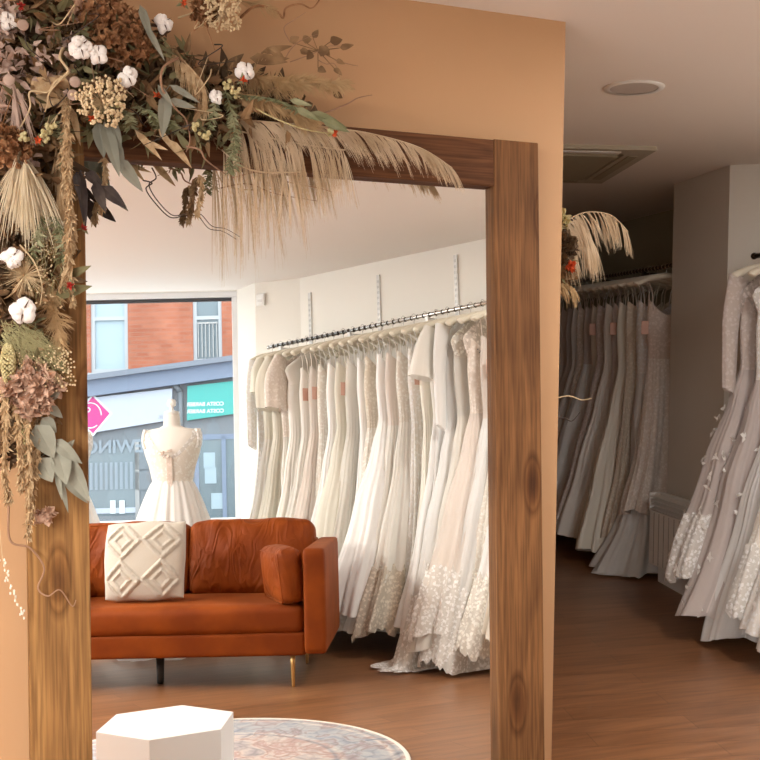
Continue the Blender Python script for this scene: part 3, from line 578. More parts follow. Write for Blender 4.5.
twig('curly_twig', [(240, 18, -.13), (256, 6, -.15), (275, 10, -.15), (283, 18, -.15), (286, 8, -.14), (300, 4, -.13), (311, 8, -.13), (318, 2, -.13), (322, -8, -.12)], G['hyd'], .004)
twig('curly_twig', [(290, 42, -.13), (284, 28, -.14), (294, 20, -.14), (306, 12, -.13)], G['twig'], .0016)
twig('curly_twig', [(320, 115, -.14), (345, 105, -.16), (358, 98, -.16), (372, 95, -.15)], G['twig'], .0026)
twig('curly_twig', [(232, 178, -.13), (262, 172, -.14), (288, 182, -.14), (318, 188, -.14), (332, 192, -.13)], G['twig'], .002)
twig('curly_twig', [(0, 468, -.15), (8, 500, -.18), (10, 540, -.18), (30, 548, -.18), (44, 568, -.17), (38, 588, -.17), (48, 596, -.18), (60, 590, -.18), (72, 606, -.17), (76, 600, -.17)], G['twig'], .0034)
twig('curly_twig', [(20, 245, -.2), (34, 262, -.23), (42, 285, -.24), (40, 305, -.23)], G['stalk'], .0022)
twig('straw_stalk', [(230, 90, -.14), (262, 112, -.2), (300, 128, -.24), (332, 134, -.24)], G['ear'], .0028)
twig('straw_stalk', [(178, 18, -.13), (206, 8, -.13)], G['stalk'], .003)
for i in range(26):
    a_ = (R.uniform(0, 250), R.uniform(10, 130), -.15); twig('curly_twig', [a_, (a_[0]+R.uniform(-12, 12), a_[1]+R.uniform(-12, 12), -.21), (a_[0]+R.uniform(-25, 25), a_[1]+R.uniform(-20, 25), -.22), (a_[0]+R.uniform(-35, 35), a_[1]+R.uniform(-22, 30), -.2)], G[R.choice(['twig', 'dtwig', 'stalk', 'hyd'])], .0022)
mb = MB()
for px, py in ((23, 25), (75, 82), (9, 80), (73, 95)): 
    c = at(px, py, -.24); mb = MB(); mb.ball(c, .014, 12, (1, .35, 1)); GB(mb, 'pale_seed_disc', G['pinkleaf'], True)

# second garland on the side of the partition, half hidden by its edge
g2 = thing('dried_flower_garland', 'small dried pampas spray sticking out from behind the tan wall edge', 'garland', (1.75, .25, 1.85)); g = g2; g0 = Vector(g2.location)
Y2 = .2
plume('pampas_plume', [(552, 232, Y2), (575, 216, Y2), (592, 212, Y2), (612, 216, Y2), (628, 232, Y2)], 420, .08, 1.0, G['plume'], .3, w=.002, fwd=.6, down=.5)
plume('pampas_plume', [(556, 238, Y2), (572, 222, Y2), (585, 226, Y2), (594, 245, Y2)], 600, .10, .9, G['plume'], .35, w=.0024, fwd=.5, down=.7)
plume('pampas_plume', [(548, 285, Y2), (562, 282, Y2), (575, 290, Y2)], 260, .06, .6, G['plume2'], .4, w=.0022, fwd=.6, down=.4)
sprig('olive_leaf_sprig', [(556, 262, 572, 275, 6), (556, 268, 566, 285, 6), (555, 258, 580, 262, 5)], G['olive'], Y2)
head('dried_hydrangea', 560, 248, Y2, .045, G['moss'], 60, .03); head('dried_hydrangea', 558, 272, Y2+.02, .045, G['brown'], 60, .03); head('pink_rosebud', 571, 266, Y2-.02, .011, G['orange'], 18, .015)
head('dried_hydrangea', 558, 222, Y2, .03, G['ear'], 30, .022)
twig('curly_twig', [(550, 400, Y2), (568, 396, Y2), (582, 400, Y2), (592, 398, Y2)], G['stalk'], .0025); twig('curly_twig', [(550, 418, Y2), (564, 418, Y2), (572, 421, Y2), (580, 412, Y2)], G['dtwig'], .0025)
twig('dark_twig_cluster', [(550, 300, Y2+.05), (552, 350, Y2+.05), (550, 420, Y2+.05)], G['dtwig'], .012)
mb = MB()

# ------------------------------------------------------------------ sofa and what lies on it
vel = mat('rust_velvet', (.32, .062, .004), .62, sheen=.12, spec=.16, bump=(9, .10, .01)); vel.node_tree.nodes['Principled BSDF'].inputs['Sheen Tint'].default_value = (1, .45, .2, 1); vel.node_tree.nodes['Principled BSDF'].inputs['Sheen Roughness'].default_value = .4
vary(vel, 5, (.165, .029, .0015), (.235, .047, .003), .35, .65)
SO = (1.66, -2.45)
def wrinkle(m, sc_, di, dist, st=.6):
    nt, N, L, p = nodes(m); tc = N.new('ShaderNodeTexCoord'); n = N.new('ShaderNodeTexNoise'); n.inputs['Scale'].default_value = sc_; n.inputs['Distortion'].default_value = dist; n.inputs['Detail'].default_value = 1.5
    r = ramp(nt, [(.36, (0, 0, 0)), (.47, (.75, .75, .75)), (.53, (.55, .55, .55)), (.66, (1, 1, 1))]); b = N.new('ShaderNodeBump'); b.inputs['Strength'].default_value = st; b.inputs['Distance'].default_value = di
    mp = N.new('ShaderNodeMapping'); mp.inputs['Scale'].default_value = (1.6, 1, .75); mp.inputs['Rotation'].default_value = (0, .6, 0)
    L.new(tc.outputs['Object'], mp.inputs[0]); L.new(mp.outputs[0], n.inputs['Vector']); L.new(n.outputs['Fac'], r.inputs[0]); L.new(r.outputs[0], b.inputs['Height']); L.new(b.outputs[0], p.inputs['Normal']); return m
vel2 = vel.copy(); vel2.name = 'creased_rust_velvet'; wrinkle(vel2, 3.6, .020, 1.6, .5)
angS = math.atan2(-.397, -.918); LS = 1.68; q_ = 0
sofa = thing('sofa', 'rust orange velvet two-seat sofa with gold legs in front of the shop window', 'sofa', (*SO, 0), angS)
weld(soft(.115, .84, .54, .022, n=12).build('armrest', vel, sofa, True, loc=(.058, .42, .175))); weld(soft(.115, .84, .54, .022, n=12).build('armrest', vel, sofa, True, loc=(LS-.058, .42, .175)))
weld(soft(LS-.22, .74, .12, .015, n=12).build('seat_base', vel, sofa, True, loc=(LS/2, .40, .165)))
weld(soft(LS-.236, .68, .15, .04, (0, .01, .012), n=20, wr=.0015, seed=3).build('seat_cushion', vel, sofa, True, loc=(LS/2, .365, .275)))
weld(soft(LS-.23, .12, .44, .02, n=12).build('back_frame', vel, sofa, True, loc=(LS/2, .78, .28)))
for i, x in enumerate((.12+.36, LS-.12-.36)):
    weld(soft(.715, .19, .43, .055, (.012, .035, .012), n=30, wr=.010, seed=5+i).build('back_cushion', vel2, sofa, True, loc=(x, .60, .405), rot=(-.20, 0, 0)))
for x, y in ((.185, .07), (.185, .70), (LS-.185, .07), (LS-.185, .70)):
    o = MB().lathe([(.008, 0), (.009, .004), (.013, .12), (.015, .17)], 14).build('leg', M['gold'], sofa, True, loc=(x, y, 0))
o = MB().lathe([(.017, 0), (.019, .01), (.024, .17)], 16).build('centre_leg', M['black'], sofa, True, loc=(.92, .22, 0)); o['label'] = 'black centre leg'
def in_sofa(x, y, z): 
    c, s = math.cos(angS), math.sin(angS); return (SO[0]+c*x-s*y, SO[1]+s*x+c*y, z)
ac = thing('throw_cushion', 'small rust velvet box cushion leaning on the sofa armrest', 'cushion', in_sofa(.235, .20, .432), rot=(0, .10, angS-.42))
weld(soft(.13, .38, .28, .04, (.022, .008, .01), n=16, wr=.0).build('cover', vel2, ac, True))
pp = MB()
for sx in (-.062, .062): pp.tube([(sx, .175*math.cos(q)*(1+.0), .135+.13*math.sin(q)) if 0 else (sx, max(-.17, min(.17, .235*math.cos(q))), .135+max(-.125, min(.125, .18*math.sin(q)))) for q in [2*pi*i/40 for i in range(41)]], .004, 6)
pp.build('piping', vel, ac, True)
# cream pillow with tufted diamonds
cream = mat('cream_cotton_weave', (.52, .475, .41), .95, sheen=.2, bump=(260, .5, .003))
pil = thing('throw_pillow', 'square cream pillow with raised tufted diamonds on the sofa', 'pillow', in_sofa(1.0, .20, .43), rot=(-.20, .02, angS+.05))
def tri(v): v = v-math.floor(v); return abs(v-.5)*2
N_ = 96
for side in (1, -1):
    rows = []
    for i in range(N_+1):
        row = []
        for j in range(N_+1):
            u = 2*i/N_-1; v = 2*j/N_-1; e = (1-u*u)*(1-v*v); T = .075*e**.42
            tuf = 0
            if side == 1:
                # four diamonds, each with an inner diamond, around a crossing lattice
                dd = min(abs(abs(abs(u)-.5)+abs(abs(v)-.5)-q_) for q_ in (.46,)); 
                if dd < .075: tuf = (1-(dd/.075)**2)**.5
                dd = abs(abs(abs(u)-.5)+abs(abs(v)-.5)-.22)
                if dd < .06: tuf = max(tuf, .85*(1-(dd/.06)**2)**.5)
                tuf *= min(1, 8*(1-max(abs(u), abs(v))))*(1+.35*R.uniform(-1, 1))
            s_ = 1-.05*(abs(u*v))+.015*math.sin(7*u+3*v)*(1-e)
            row.append((u*.225*s_*(1+.02*abs(v)), -side*(T+tuf*.011), .225+v*.215*s_))
        rows.append(row)
    if side < 0: rows = rows[::-1]
    if side == 1: mbp = MB()
    mbp.grid(rows, False)
weld(mbp.build('cover', cream, pil, True))

# ------------------------------------------------------------------ rug and plinth
rug = mat('faded_persian_rug', (.6, .55, .5), .95, sheen=.1, bump=(180, .3, .003)); nt, N, L, p = nodes(rug)
tc = N.new('ShaderNodeTexCoord'); vl = N.new('ShaderNodeVectorMath'); vl.operation = 'LENGTH'; L.new(tc.outputs['Object'], vl.inputs[0])
vo = N.new('ShaderNodeTexVoronoi'); vo.inputs['Scale'].default_value = 13; vo.feature = 'DISTANCE_TO_EDGE'; no = N.new('ShaderNodeTexNoise'); no.inputs['Scale'].default_value = 7; no.inputs['Detail'].default_value = 6; no.inputs['Distortion'].default_value = 1.2
L.new(tc.outputs['Object'], vo.inputs['Vector']); L.new(tc.outputs['Object'], no.inputs['Vector'])
ra = ramp(nt, [(.30, (.20, .21, .25)), (.42, (.40, .39, .40)), (.5, (.52, .48, .45)), (.57, (.38, .27, .25)), (.66, (.50, .46, .44)), (.8, (.26, .28, .31))]); L.new(no.outputs['Fac'], ra.inputs[0])
rb = ramp(nt, [(0, (.26, .28, .33)), (.05, (.48, .46, .45)), (.10, (1, 1, 1))]); L.new(vo.outputs['Distance'], rb.inputs[0])
rc = ramp(nt, [(0, (1.05, .9, .85)), (.44, (1, .93, .9)), (.455, (.55, .6, .7)), (.475, (1.1, 1.08, 1.05)), (.50, (.72, .80, .90)), (.66, (.78, .84, .92)), (.675, (1.2, 1.15, 1.1)), (.70, (.6, .66, .75)), (.725, (1.3, 1.27, 1.2)), (.76, (1.4, 1.36, 1.3))])
L.new(vl.outputs['Value'], rc.inputs[0]); m1 = N.new('ShaderNodeMixRGB'); m1.blend_type = 'MULTIPLY'; m1.inputs[0].default_value = .28; m2 = N.new('ShaderNodeMixRGB'); m2.blend_type = 'MULTIPLY'; m2.inputs[0].default_value = 1
L.new(ra.outputs[0], m1.inputs[1]); L.new(rb.outputs[0], m1.inputs[2]); L.new(m1.outputs[0], m2.inputs[1]); L.new(rc.outputs[0], m2.inputs[2]); L.new(m2.outputs[0], p.inputs['Base Color'])
rg = thing('round_rug', 'round faded blue and cream patterned rug on the wooden floor', 'rug', (.855, -1.324, 0))
MB().lathe([(.0, .001), (.725, .001), (.727, .006), (.722, .0085), (.0, .0085)], 96).build('pile', rug, rg, True)
MB().lathe([(.722, .001), (.741, .001), (.741, .008), (.735, .010), (.722, .009)], 96, cap=False).build('woven_edge', mat('cream_rug_edge', (.74, .70, .63), .95), rg, True)
hx = thing('hexagonal_plinth', 'low white hexagonal plinth table standing on the round rug', 'plinth', (.59, -.885, .009), 0)
ang0 = 0
HXR = .238
poly = [(HXR*math.cos(math.radians(60*k-7.5)), HXR*math.sin(math.radians(60*k-7.5))) for k in range(6)]
MB().prism(poly, 0, .29).build('body', M['plinth'], hx, bevel=.0015)

# ------------------------------------------------------------------ fabrics
def fabric(name, c, rough=.6, sheen=.2, tr=.22, alpha=1, lace=0, holes=0):
    m = mat(name, c, rough, sheen=sheen, transl=0, spec=.35 if rough < .5 else .15, alpha=alpha); nt, N, L, p = nodes(m)
    tc = N.new('ShaderNodeTexCoord')
    out = N['Material Output']
    if lace:
        vo = N.new('ShaderNodeTexVoronoi'); vo.inputs['Scale'].default_value = 46; vo.feature = 'F1'; no = N.new('ShaderNodeTexNoise'); no.inputs['Scale'].default_value = 38; no.inputs['Detail'].default_value = 4; no.inputs['Distortion'].default_value = 2.0
        L.new(tc.outputs['Object'], no.inputs['Vector']); L.new(tc.outputs['Object'], vo.inputs['Vector'])
        mn = N.new('ShaderNodeMath'); mn.operation = 'MULTIPLY_ADD'; mn.inputs[1].default_value = .7; L.new(vo.outputs['Distance'], mn.inputs[0]); L.new(no.outputs['Fac'], mn.inputs[2])
        r = ramp(nt, [(.70, tuple(min(.95, q*1.06) for q in c)), (.84, tuple(q*v for q, v in zip(c, (.90, .87, .83))))]); L.new(mn.outputs[0], r.inputs[0]); L.new(r.outputs[0], p.inputs['Base Color'])
        b = N.new('ShaderNodeBump'); b.inputs['Strength'].default_value = .5; b.inputs['Distance'].default_value = .004; b.invert = True; L.new(mn.outputs[0], b.inputs['Height']); L.new(b.outputs[0], p.inputs['Normal'])
        if holes:
            r2 = ramp(nt, [(.74, (1, 1, 1)), (.86, (holes, holes, holes))]); L.new(mn.outputs[0], r2.inputs[0]); L.new(r2.outputs[0], p.inputs['Alpha'])
    t = N.new('ShaderNodeBsdfTranslucent'); t.inputs[0].default_value = (*c, 1); mx = N.new('ShaderNodeMixShader'); mx.inputs[0].default_value = tr
    if alpha < 1 or holes:
        tp = N.new('ShaderNodeBsdfTransparent'); m3 = N.new('ShaderNodeMixShader'); 
        if holes: L.new(r2.outputs[0], m3.inputs[0])
        else: m3.inputs[0].default_value = alpha
        for l in list(p.inputs['Alpha'].links): L.remove(l)
        p.inputs['Alpha'].default_value = 1
        L.new(p.outputs[0], mx.inputs[1]); L.new(t.outputs[0], mx.inputs[2]); L.new(tp.outputs[0], m3.inputs[1]); L.new(mx.outputs[0], m3.inputs[2]); L.new(m3.outputs[0], out.inputs[0])
    else:
        L.new(p.outputs[0], mx.inputs[1]); L.new(t.outputs[0], mx.inputs[2]); L.new(mx.outputs[0], out.inputs[0])
    return m
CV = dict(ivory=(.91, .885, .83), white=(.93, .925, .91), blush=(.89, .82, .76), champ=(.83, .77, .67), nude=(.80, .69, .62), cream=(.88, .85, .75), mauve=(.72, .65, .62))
F = {}
for k, c in CV.items():
    F['satin_'+k] = fabric('satin_'+k, c, .42, .1, .12); F['tulle_'+k] = fabric('tulle_'+k, c, .8, .4, .35, alpha=.80)
    F['crepe_'+k] = fabric('crepe_'+k, c, .8, .25, .25); F['lace_'+k] = fabric('lace_'+k, c, .85, .25, .2, lace=1); F['openlace_'+k] = fabric('openlace_'+k, c, .85, .25, .2, lace=1, holes=.78)
M['tag'] = mat('peach_card', (.72, .45, .36), .7); M['pad'] = mat('cream_padded_satin', (.80, .75, .62), .5, sheen=.2); M['beads'] = mat('dark_silver_beading', (.13, .12, .13), .35, .5); M['applique'] = mat('white_applique', (.88, .87, .84), .8)
PROF = dict(
    aline=([(0, .15), (.1, .165), (.24, .15), (.4, .20), (.7, .30), (1, .40)], [(0, .035), (.12, .045), (.24, .04), (.4, .05), (.7, .08), (1, .115)]),
    ball=([(0, .15), (.1, .165), (.24, .15), (.36, .20), (.6, .32), (1, .47)], [(0, .04), (.12, .05), (.24, .045), (.36, .08), (.6, .13), (1, .19)]),
    sheath=([(0, .15), (.1, .16), (.26, .145), (.42, .16), (.7, .18), (1, .24)], [(0, .035), (.12, .045), (.26, .035), (.42, .045), (.7, .055), (1, .08)]),
    mermaid=([(0, .15), (.1, .16), (.26, .143), (.42, .17), (.62, .15), (.8, .23), (1, .38)], [(0, .035), (.12, .045), (.26, .035), (.42, .05), (.62, .06), (.8, .10), (1, .15)]))
CARD = MB().box(-.024, .024, -.001, .001, -.085, 0)
def gown(label, loc, rz, kind='aline', zr=2.03, hem=.12, top='ivory', skirt=None, fab='satin', tfab=None, sc_w=1, sc_t=1, lean=0, out=0, sleeves=None, tagside=0, lacehem=None, train=0, covered=False, appl=0, beads=False, seed=0, group=None, under=None, side=-1, straps=True, bw=None):
    rr = random.Random(seed*13+5); skirt = skirt or top; tfab = tfab or fab
    e = thing('bridal_gown', label, 'gown', (loc[0], loc[1], 0), rz, group)
    zt = zr-.265; pa, pb = PROF[kind]; n = 96; rows_n = 46; ph = [rr.uniform(0, 6.28) for _ in range(8)]; vd = rr.uniform(.03, .16); k1 = rr.choice([7, 8, 9]); k2 = rr.choice([13, 15, 17])
    def surf(t0, t1, m, s=1.0, hemz=hem, extra=0, jag=0, zlift=0):
        rows = []
        for i in range(m+1):
            t = t0+(t1-t0)*i/m; row = []
            a0 = interp(pa, min(t, 1))*sc_w*s; b0 = interp(pb, min(t, 1))*sc_t*s; w = max(0, (t-.2)/.8)**1.3
            for k in range(n):
                q = 2*pi*k/n; c, s_ = math.cos(q), math.sin(q)
                w2 = max(0, (t-.16)/.84)**.75
                fold = w*1.1*(2*abs(math.cos((k1*q+ph[0]+1.3*math.sin(2*q+ph[1])+1.5*t)/2))-1.1)+w2*.42*(2*abs(math.cos((k2*q+ph[2]+2*math.sin(q+ph[3])-t)*.75))-1.1)+.12*w2*math.sin(29*q+ph[6]+3*math.sin(2*q))
                amp = .028*min(1.6, sc_t+.2)*s
                x = (abs(c)**.85)*(1 if c >= 0 else -1)*(a0+fold*amp); y = (abs(s_)**.85)*(1 if s_ >= 0 else -1)*(b0+fold*amp*1.0)
                z = zt+(hemz-zt)*t
                if t < .2: z += (1-t/.2)*(.05*abs(c)**2-vd*(1-abs(c))*(1 if side*s_ < 0 else .5))
                if t > .9: z += (t-.9)*10*(.025*math.sin(3*q+ph[4])+jag*rr.uniform(-1, .4))
                tw = .5*(ph[7]/6.28-.5)*w; x, y = x*math.cos(tw)-y*math.sin(tw)*.6, y+x*math.sin(tw)*.35
                if jag and i == 0: z += rr.uniform(-.03, .03)
                cx_ = out*w*w; cy_ = lean*w+.012*math.sin(4*t+ph[5])
                if train and t > .75: v = (t-.75)/.25; cx_ += 0; x += train*v*v*max(0, c)**1.5; z -= train*.35*v*max(0, c)
                x += extra*(1 if c > 0 else -1)*abs(c)
                if z < .012: x += (.012-z)*1.2*c; y += (.012-z)*.5*s_; z = .010+.006*(1+fold)
                xx = x+cx_; xx = xx if xx > -.18 else -.18-.09*(1-math.exp((xx+.18)/.09)); row.append((xx, y+cy_, z+zlift))
            rows.append(row)
        return MB().grid(rows)
    surf(0, .27, 14).build('bodice', F[tfab+'_'+top], e, True)
    big = fab == 'tulle'
    if big or under: surf(.24, .99, 34, s=.93).build('underskirt', F['satin_'+(under or skirt)], e, True)
    surf(.25, 1, rows_n-12, s=1.0).build('skirt', F[fab+'_'+skirt], e, True)
    if lacehem:
        surf(.80, 1.03, 12, s=1.03, jag=.022).build('lace_hem', F['openlace_'+lacehem], e, True)
    if covered:
        rows = []
        for i in range(7):
            v = i/6; z = zr-.085-.235*v; row = []
            for k in range(32):
                q = 2*pi*k/32; c, s_ = math.cos(q), math.sin(q); a0 = lerp(.055, .20, min(1, v*2.4)**.7) if v < .45 else lerp(.20, .155, (v-.45)/.55); b0 = lerp(.018, .040, v)
                row.append((c*a0*sc_w, s_*b0, z-.05*(1-v)*abs(c)**2))
            rows.append(row)
        MB().grid(rows).build('yoke', F[('openlace_' if covered == 'lace' else 'crepe_')+top], e, True)
    elif straps:
        for sx in (-1, 1):
            for yy in (-.018, .018): MB().tube([(sx*.095, yy*1.6, zt-.02), (sx*.105, yy*1.3, zt+.10), (sx*.125, yy, zr-.105), (sx*.128, 0, zr-.088)], .0035 if not bw else bw, 5).build('strap', F['crepe_'+top], e, True)
    if sleeves:
        Ls, r0, r1 = dict(long=(.60, .055, .035), short=(.24, .062, .07), puff=(.36, .05, .095), cape=(.30, .05, .10))[sleeves]
        for sx in (-1, 1):
            rows = []
            for i in range(12):
                v = i/11; rx = lerp(r0, r1, v)+(.025*math.sin(pi*v) if sleeves == 'puff' else 0); z = zr-.125-Ls*v; x0 = sx*(.168+.045*math.sin(min(1, v*2)*pi/2)+(.05*v if sleeves == 'cape' else 0)); row = []
                for k in range(24):
                    q = 2*pi*k/24; f_ = 1+.12*v*math.sin(6*q+ph[3])
                    row.append((x0+math.cos(q)*rx*f_, math.sin(q)*rx*.55*f_+side*.01, z+.02*sx*math.cos(q)))
                rows.append(row)
            MB().grid(rows).build('sleeve', F[('lace_' if tfab == 'lace' else 'crepe_')+top], e, True)
    if beads:
        mb = MB()
        for i in range(70):
            u, v = rr.gauss(0, .028), rr.gauss(0, .05); mb.ball((.05+u, side*.052, zt-.02+v), .0045, 5)
        mb.build('beaded_motif', M['beads'], e, True)
    if appl:
        mb = MB()
        for i in range(appl):
            t = 1-.62*rr.random()**1.6; q = rr.uniform(0, 2*pi); a0 = interp(pa, t)*sc_w+.03; b0 = interp(pb, t)*sc_t+.028; c, s_ = math.cos(q), math.sin(q); w = ((t-.2)/.8)**1.3
            p = Vector((abs(c)**.85*math.copysign(1, c)*a0+out*w*w, abs(s_)**.85*math.copysign(1, s_)*b0+lean*w, zt+(hem-zt)*t))
            for j in range(rr.choice([3, 4, 5])): d = Vector((-s_*rr.uniform(-1, 1), c*rr.uniform(-1, 1), rr.uniform(-1, 1))); mb.leaf(p, d, .030, .017, nrm=(c, s_, 0), bend=.05, cup=.05)
        mb.build('applique_pattern', M['applique'], e, True)
    if tagside:
        y0 = side*(.072); x0 = .17
        o = MB().add(*( [(x0+v[0], y0+v[1], zr-.36+v[2]) for v in CARD.v], CARD.f)).build('price_tag', M['tag'], e)
        MB().tube([(x0, y0, zr-.36), (x0*.6, y0*.7, zr-.2), (.01, 0, zr-.05)], .001, 4).build('string', M['pad'], o)
    # its padded hanger, a thing of its own
    h = thing('padded_hanger', 'cream padded hanger, '+label.split(', ')[-1], 'hanger', (loc[0], loc[1], zr), rz+rr.uniform(-.05, .05), group.replace('gowns', 'hangers') if group else None)
    pts = [(-.205, 0, -.125), (-.19, 0, -.112), (-.10, 0, -.078), (0, 0, -.062), (.10, 0, -.078), (.19, 0, -.112), (.205, 0, -.125)]
    C_ = curve(pts, 4); m_ = len(C_); MB().tube(C_, [.010+.010*min(1, min(i, m_-1-i)/2.0) for i in range(m_)], 10).build('padded_arm', M['pad'], h, True)
    hk = [(0, 0, -.055), (0, 0, -.02), (-.013, 0, -.008), (-.018, 0, .008), (-.010, 0, .022), (.006, 0, .024), (.017, 0, .012)]
    MB().tube(curve(hk, 4), .0016, 6).build('hook', M['chrome'], h, True)
    return e
ORD = 'first second third fourth fifth sixth seventh eighth ninth tenth eleventh twelfth thirteenth fourteenth fifteenth sixteenth seventeenth eighteenth nineteenth twentieth twenty-first twenty-second twenty-third twenty-fourth twenty-fifth twenty-sixth twenty-seventh twenty-eighth twenty-ninth thirtieth'.split()

# ------------------------------------------------------------------ the long rail (seen in the mirror)
ZR = 2.03; angR = math.atan2(NR[1], NR[0]); OFF = .30
def rk(s, off): q = P0+DR*s+NR*off; return (q[0], q[1])
S0, S1 = -3.33, -.35
def zr_at(s): return 2.0+.036*(s+3.32)
rail = thing('clothes_rail', 'long chrome clothes rail bracketed to the wall opposite the mirror', 'clothes rail', (*rk(S0, OFF), zr_at(S0)), rot=(0, -.036, math.atan2(DR[1], DR[0])))
MB().tube([(0, 0, 0), (S1-S0, 0, 0)], .0125, 12).build('rod', M['chrome'], rail, True)
mb = MB()
for k in range(56): x = .05+k*.052; mb.tube([(x, 0, 0), (x+.006, 0, 0)], .0155, 10)
mb.build('grip_ring', M['dark_chrome'], rail, True)
MB().ball((-.004, 0, 0), .016, 12).build('end_cap', M['chrome'], rail, True)
for i, s in enumerate((-3.2, -2.49, -1.79, -1.09, -.42)):
    x = s-S0; bk = MB(); bk.box(x-.008, x+.008, 0, -OFF+.0, -.045, -.018); bk.box(x-.012, x+.012, -OFF, -OFF+.02, -.10, .0).box(x-.012, x+.012, -.01, .012, -.045, -.01); bk.build('bracket', M['track'], rail)
    w = rk(s, .001); tr = thing('slotted_wall_track', f'white slotted metal track on the wall, {ORD[i]} from the shop window', 'wall track', (w[0], w[1], 1.2), math.atan2(DR[1], DR[0]), None)
    zt_ = 1.21+.03*i if i < 3 else 1.24
    MB().box(-.014, .014, 0, .012, 0, zt_).build('channel', M['track'], tr)
    sl = MB(); z = .5
    while z < zt_-.03:
        for dx in (-.007, .004): sl.box(dx, dx+.003, .012, .0135, z, z+.018)
        z += .038
    sl.build('slots', M['alu'], tr).name = 'slot_pattern'
spec = [  # look, kwargs ; from the window end
 ('white lace gown with long lace sleeves', dict(kind='sheath', top='white', fab='lace', sleeves='long', covered='lace', hem=.25)),
 ('ivory gown with square white sleeves', dict(kind='aline', top='cream', skirt='ivory', fab='crepe', sleeves='short', covered=1, hem=.10)),
 ('cream gown with puffed sleeves', dict(kind='aline', top='cream', fab='crepe', sleeves='puff', covered=1, hem=.1)),
 ('blush lace gown with dark beaded back', dict(kind='mermaid', top='blush', skirt='ivory', fab='tulle', tfab='lace', covered='lace', sleeves='puff', beads=True, hem=.12)),
 ('plain ivory satin gown with narrow folds', dict(kind='aline', top='ivory', fab='satin', covered=1, hem=.1, sc_w=1.05)),
 ('pale ivory crepe gown with thin straps', dict(kind='aline', top='ivory', fab='crepe', tagside=-1)),
 ('blush tulle gown with thin straps', dict(kind='aline', top='blush', fab='tulle', tagside=1)),
 ('ivory lace gown with open neckline', dict(kind='sheath', top='ivory', fab='lace')),
 ('white satin gown with a deep neckline', dict(kind='aline', top='white', fab='satin', sc_w=1.05)),
 ('cream gown with a peach tag', dict(kind='ball', top='cream', fab='crepe', tagside=1, sc_t=.8)),
 ('ivory tulle gown with narrow bodice', dict(kind='aline', top='ivory', fab='tulle')),
 ('slim white satin gown', dict(kind='sheath', top='white', fab='satin', sc_w=.95)),
 ('champagne lace gown with folded skirt', dict(kind='aline', top='champ', fab='lace', skirt='ivory')),
 ('flared white satin gown', dict(kind='ball', top='white', fab='satin', hem=.27, sc_w=1.04, sc_t=1.0, train=.0)),
 ('blush and ivory crepe gown', dict(kind='aline', top='blush', skirt='ivory', fab='crepe', hem=.15)),
 ('ivory gown with a wide lace hem', dict(kind='aline', top='ivory', fab='crepe', tfab='lace', lacehem='champ', hem=.20)),
 ('white lace gown with tagged bodice', dict(kind='sheath', top='white', fab='lace', tagside=1, hem=.2)),
 ('cream satin gown with spaghetti straps', dict(kind='sheath', top='cream', fab='satin', hem=.2)),
 ('ivory gown with square cape sleeves', dict(kind='aline', top='ivory', skirt='white', fab='crepe', sleeves='cape', covered=1, hem=.2)),
 ('white tulle gown with long lace train', dict(kind='ball', top='white', fab='tulle', sleeves='long', covered=1, hem=.02, train=.07, lacehem='white', sc_t=.85)),
 ('soft ivory tulle gown with sheer bodice', dict(kind='ball', top='ivory', fab='tulle', covered='lace', hem=.14, sc_t=.8)),
 ('blush tulle gown with dark beaded neckline', dict(kind='ball', top='blush', fab='tulle', tfab='lace', covered='lace', beads=True, hem=.24, lacehem='white')),
 ('pale blush tulle gown with ruffled lace train', dict(kind='ball', top='blush', skirt='white', fab='tulle', hem=.10, lacehem='white', tagside=1, sc_t=.9)),
 ('ivory lace gown with scalloped lace hem', dict(kind='aline', top='ivory', fab='lace', hem=.22, lacehem='ivory')),
 ('white crepe gown with lace edging', dict(kind='aline', top='white', fab='crepe', hem=.2, lacehem='ivory')),
 ('champagne satin gown with plain skirt', dict(kind='aline', top='champ', fab='satin', hem=.2)),
]
ns = len(spec)
for i, (lb, kw) in enumerate(spec):
    s = lerp(-3.29, -.98, i/(ns-1)); kw = dict(kw); kw.setdefault('hem', .12+.03*math.sin(i*2.3))
    gown(f'{lb}, {ORD[i]} from the window on the long rail', rk(s, OFF), angR, seed=i+1, lean=R.uniform(-.02, .03), out=R.uniform(.07, .15), group='gowns on the long rail', side=-1, zr=zr_at(s), **kw)

# ------------------------------------------------------------------ rail in the dark recess
a, b_ = np.array([4.16, 2.70]), np.array([4.66, 5.1]); dd = (b_-a)/np.linalg.norm(b_-a); nn_ = np.array([-dd[1], dd[0]]); ang2 = math.atan2(nn_[1], nn_[0])
rail2 = thing('clothes_rail', 'dark clothes rail in the dim recess beside the column', 'clothes rail', (a[0], a[1], ZR), math.atan2(dd[1], dd[0]))
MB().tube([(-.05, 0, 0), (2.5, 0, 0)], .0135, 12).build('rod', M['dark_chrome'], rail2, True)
mb = MB()
for k in range(46): x = -.03+k*.055; mb.tube([(x, 0, 0), (x+.007, 0, 0)], .0165, 8)
mb.build('grip_ring', M['chrome'], rail2, True)
for i, t in enumerate((.45, 1.25, 2.1)):
    bk = MB(); bk.box(t-.01, t+.01, -.01, -.52, -.05, -.018).box(t-.012, t+.012, -.012, .012, -.05, -.01); bk.build('bracket', M['dark_chrome'], rail2)
    q = a+dd*t-nn_*.50; tr = thing('slotted_wall_track', f'brown shaded slotted track in the dim recess, {ORD[i]} from the column', 'wall track', (q[0], q[1], 1.2), math.atan2(dd[1], dd[0]))
    MB().box(-.014, .014, -.02, .012, 0, 1.16).build('channel', M['track'], tr)
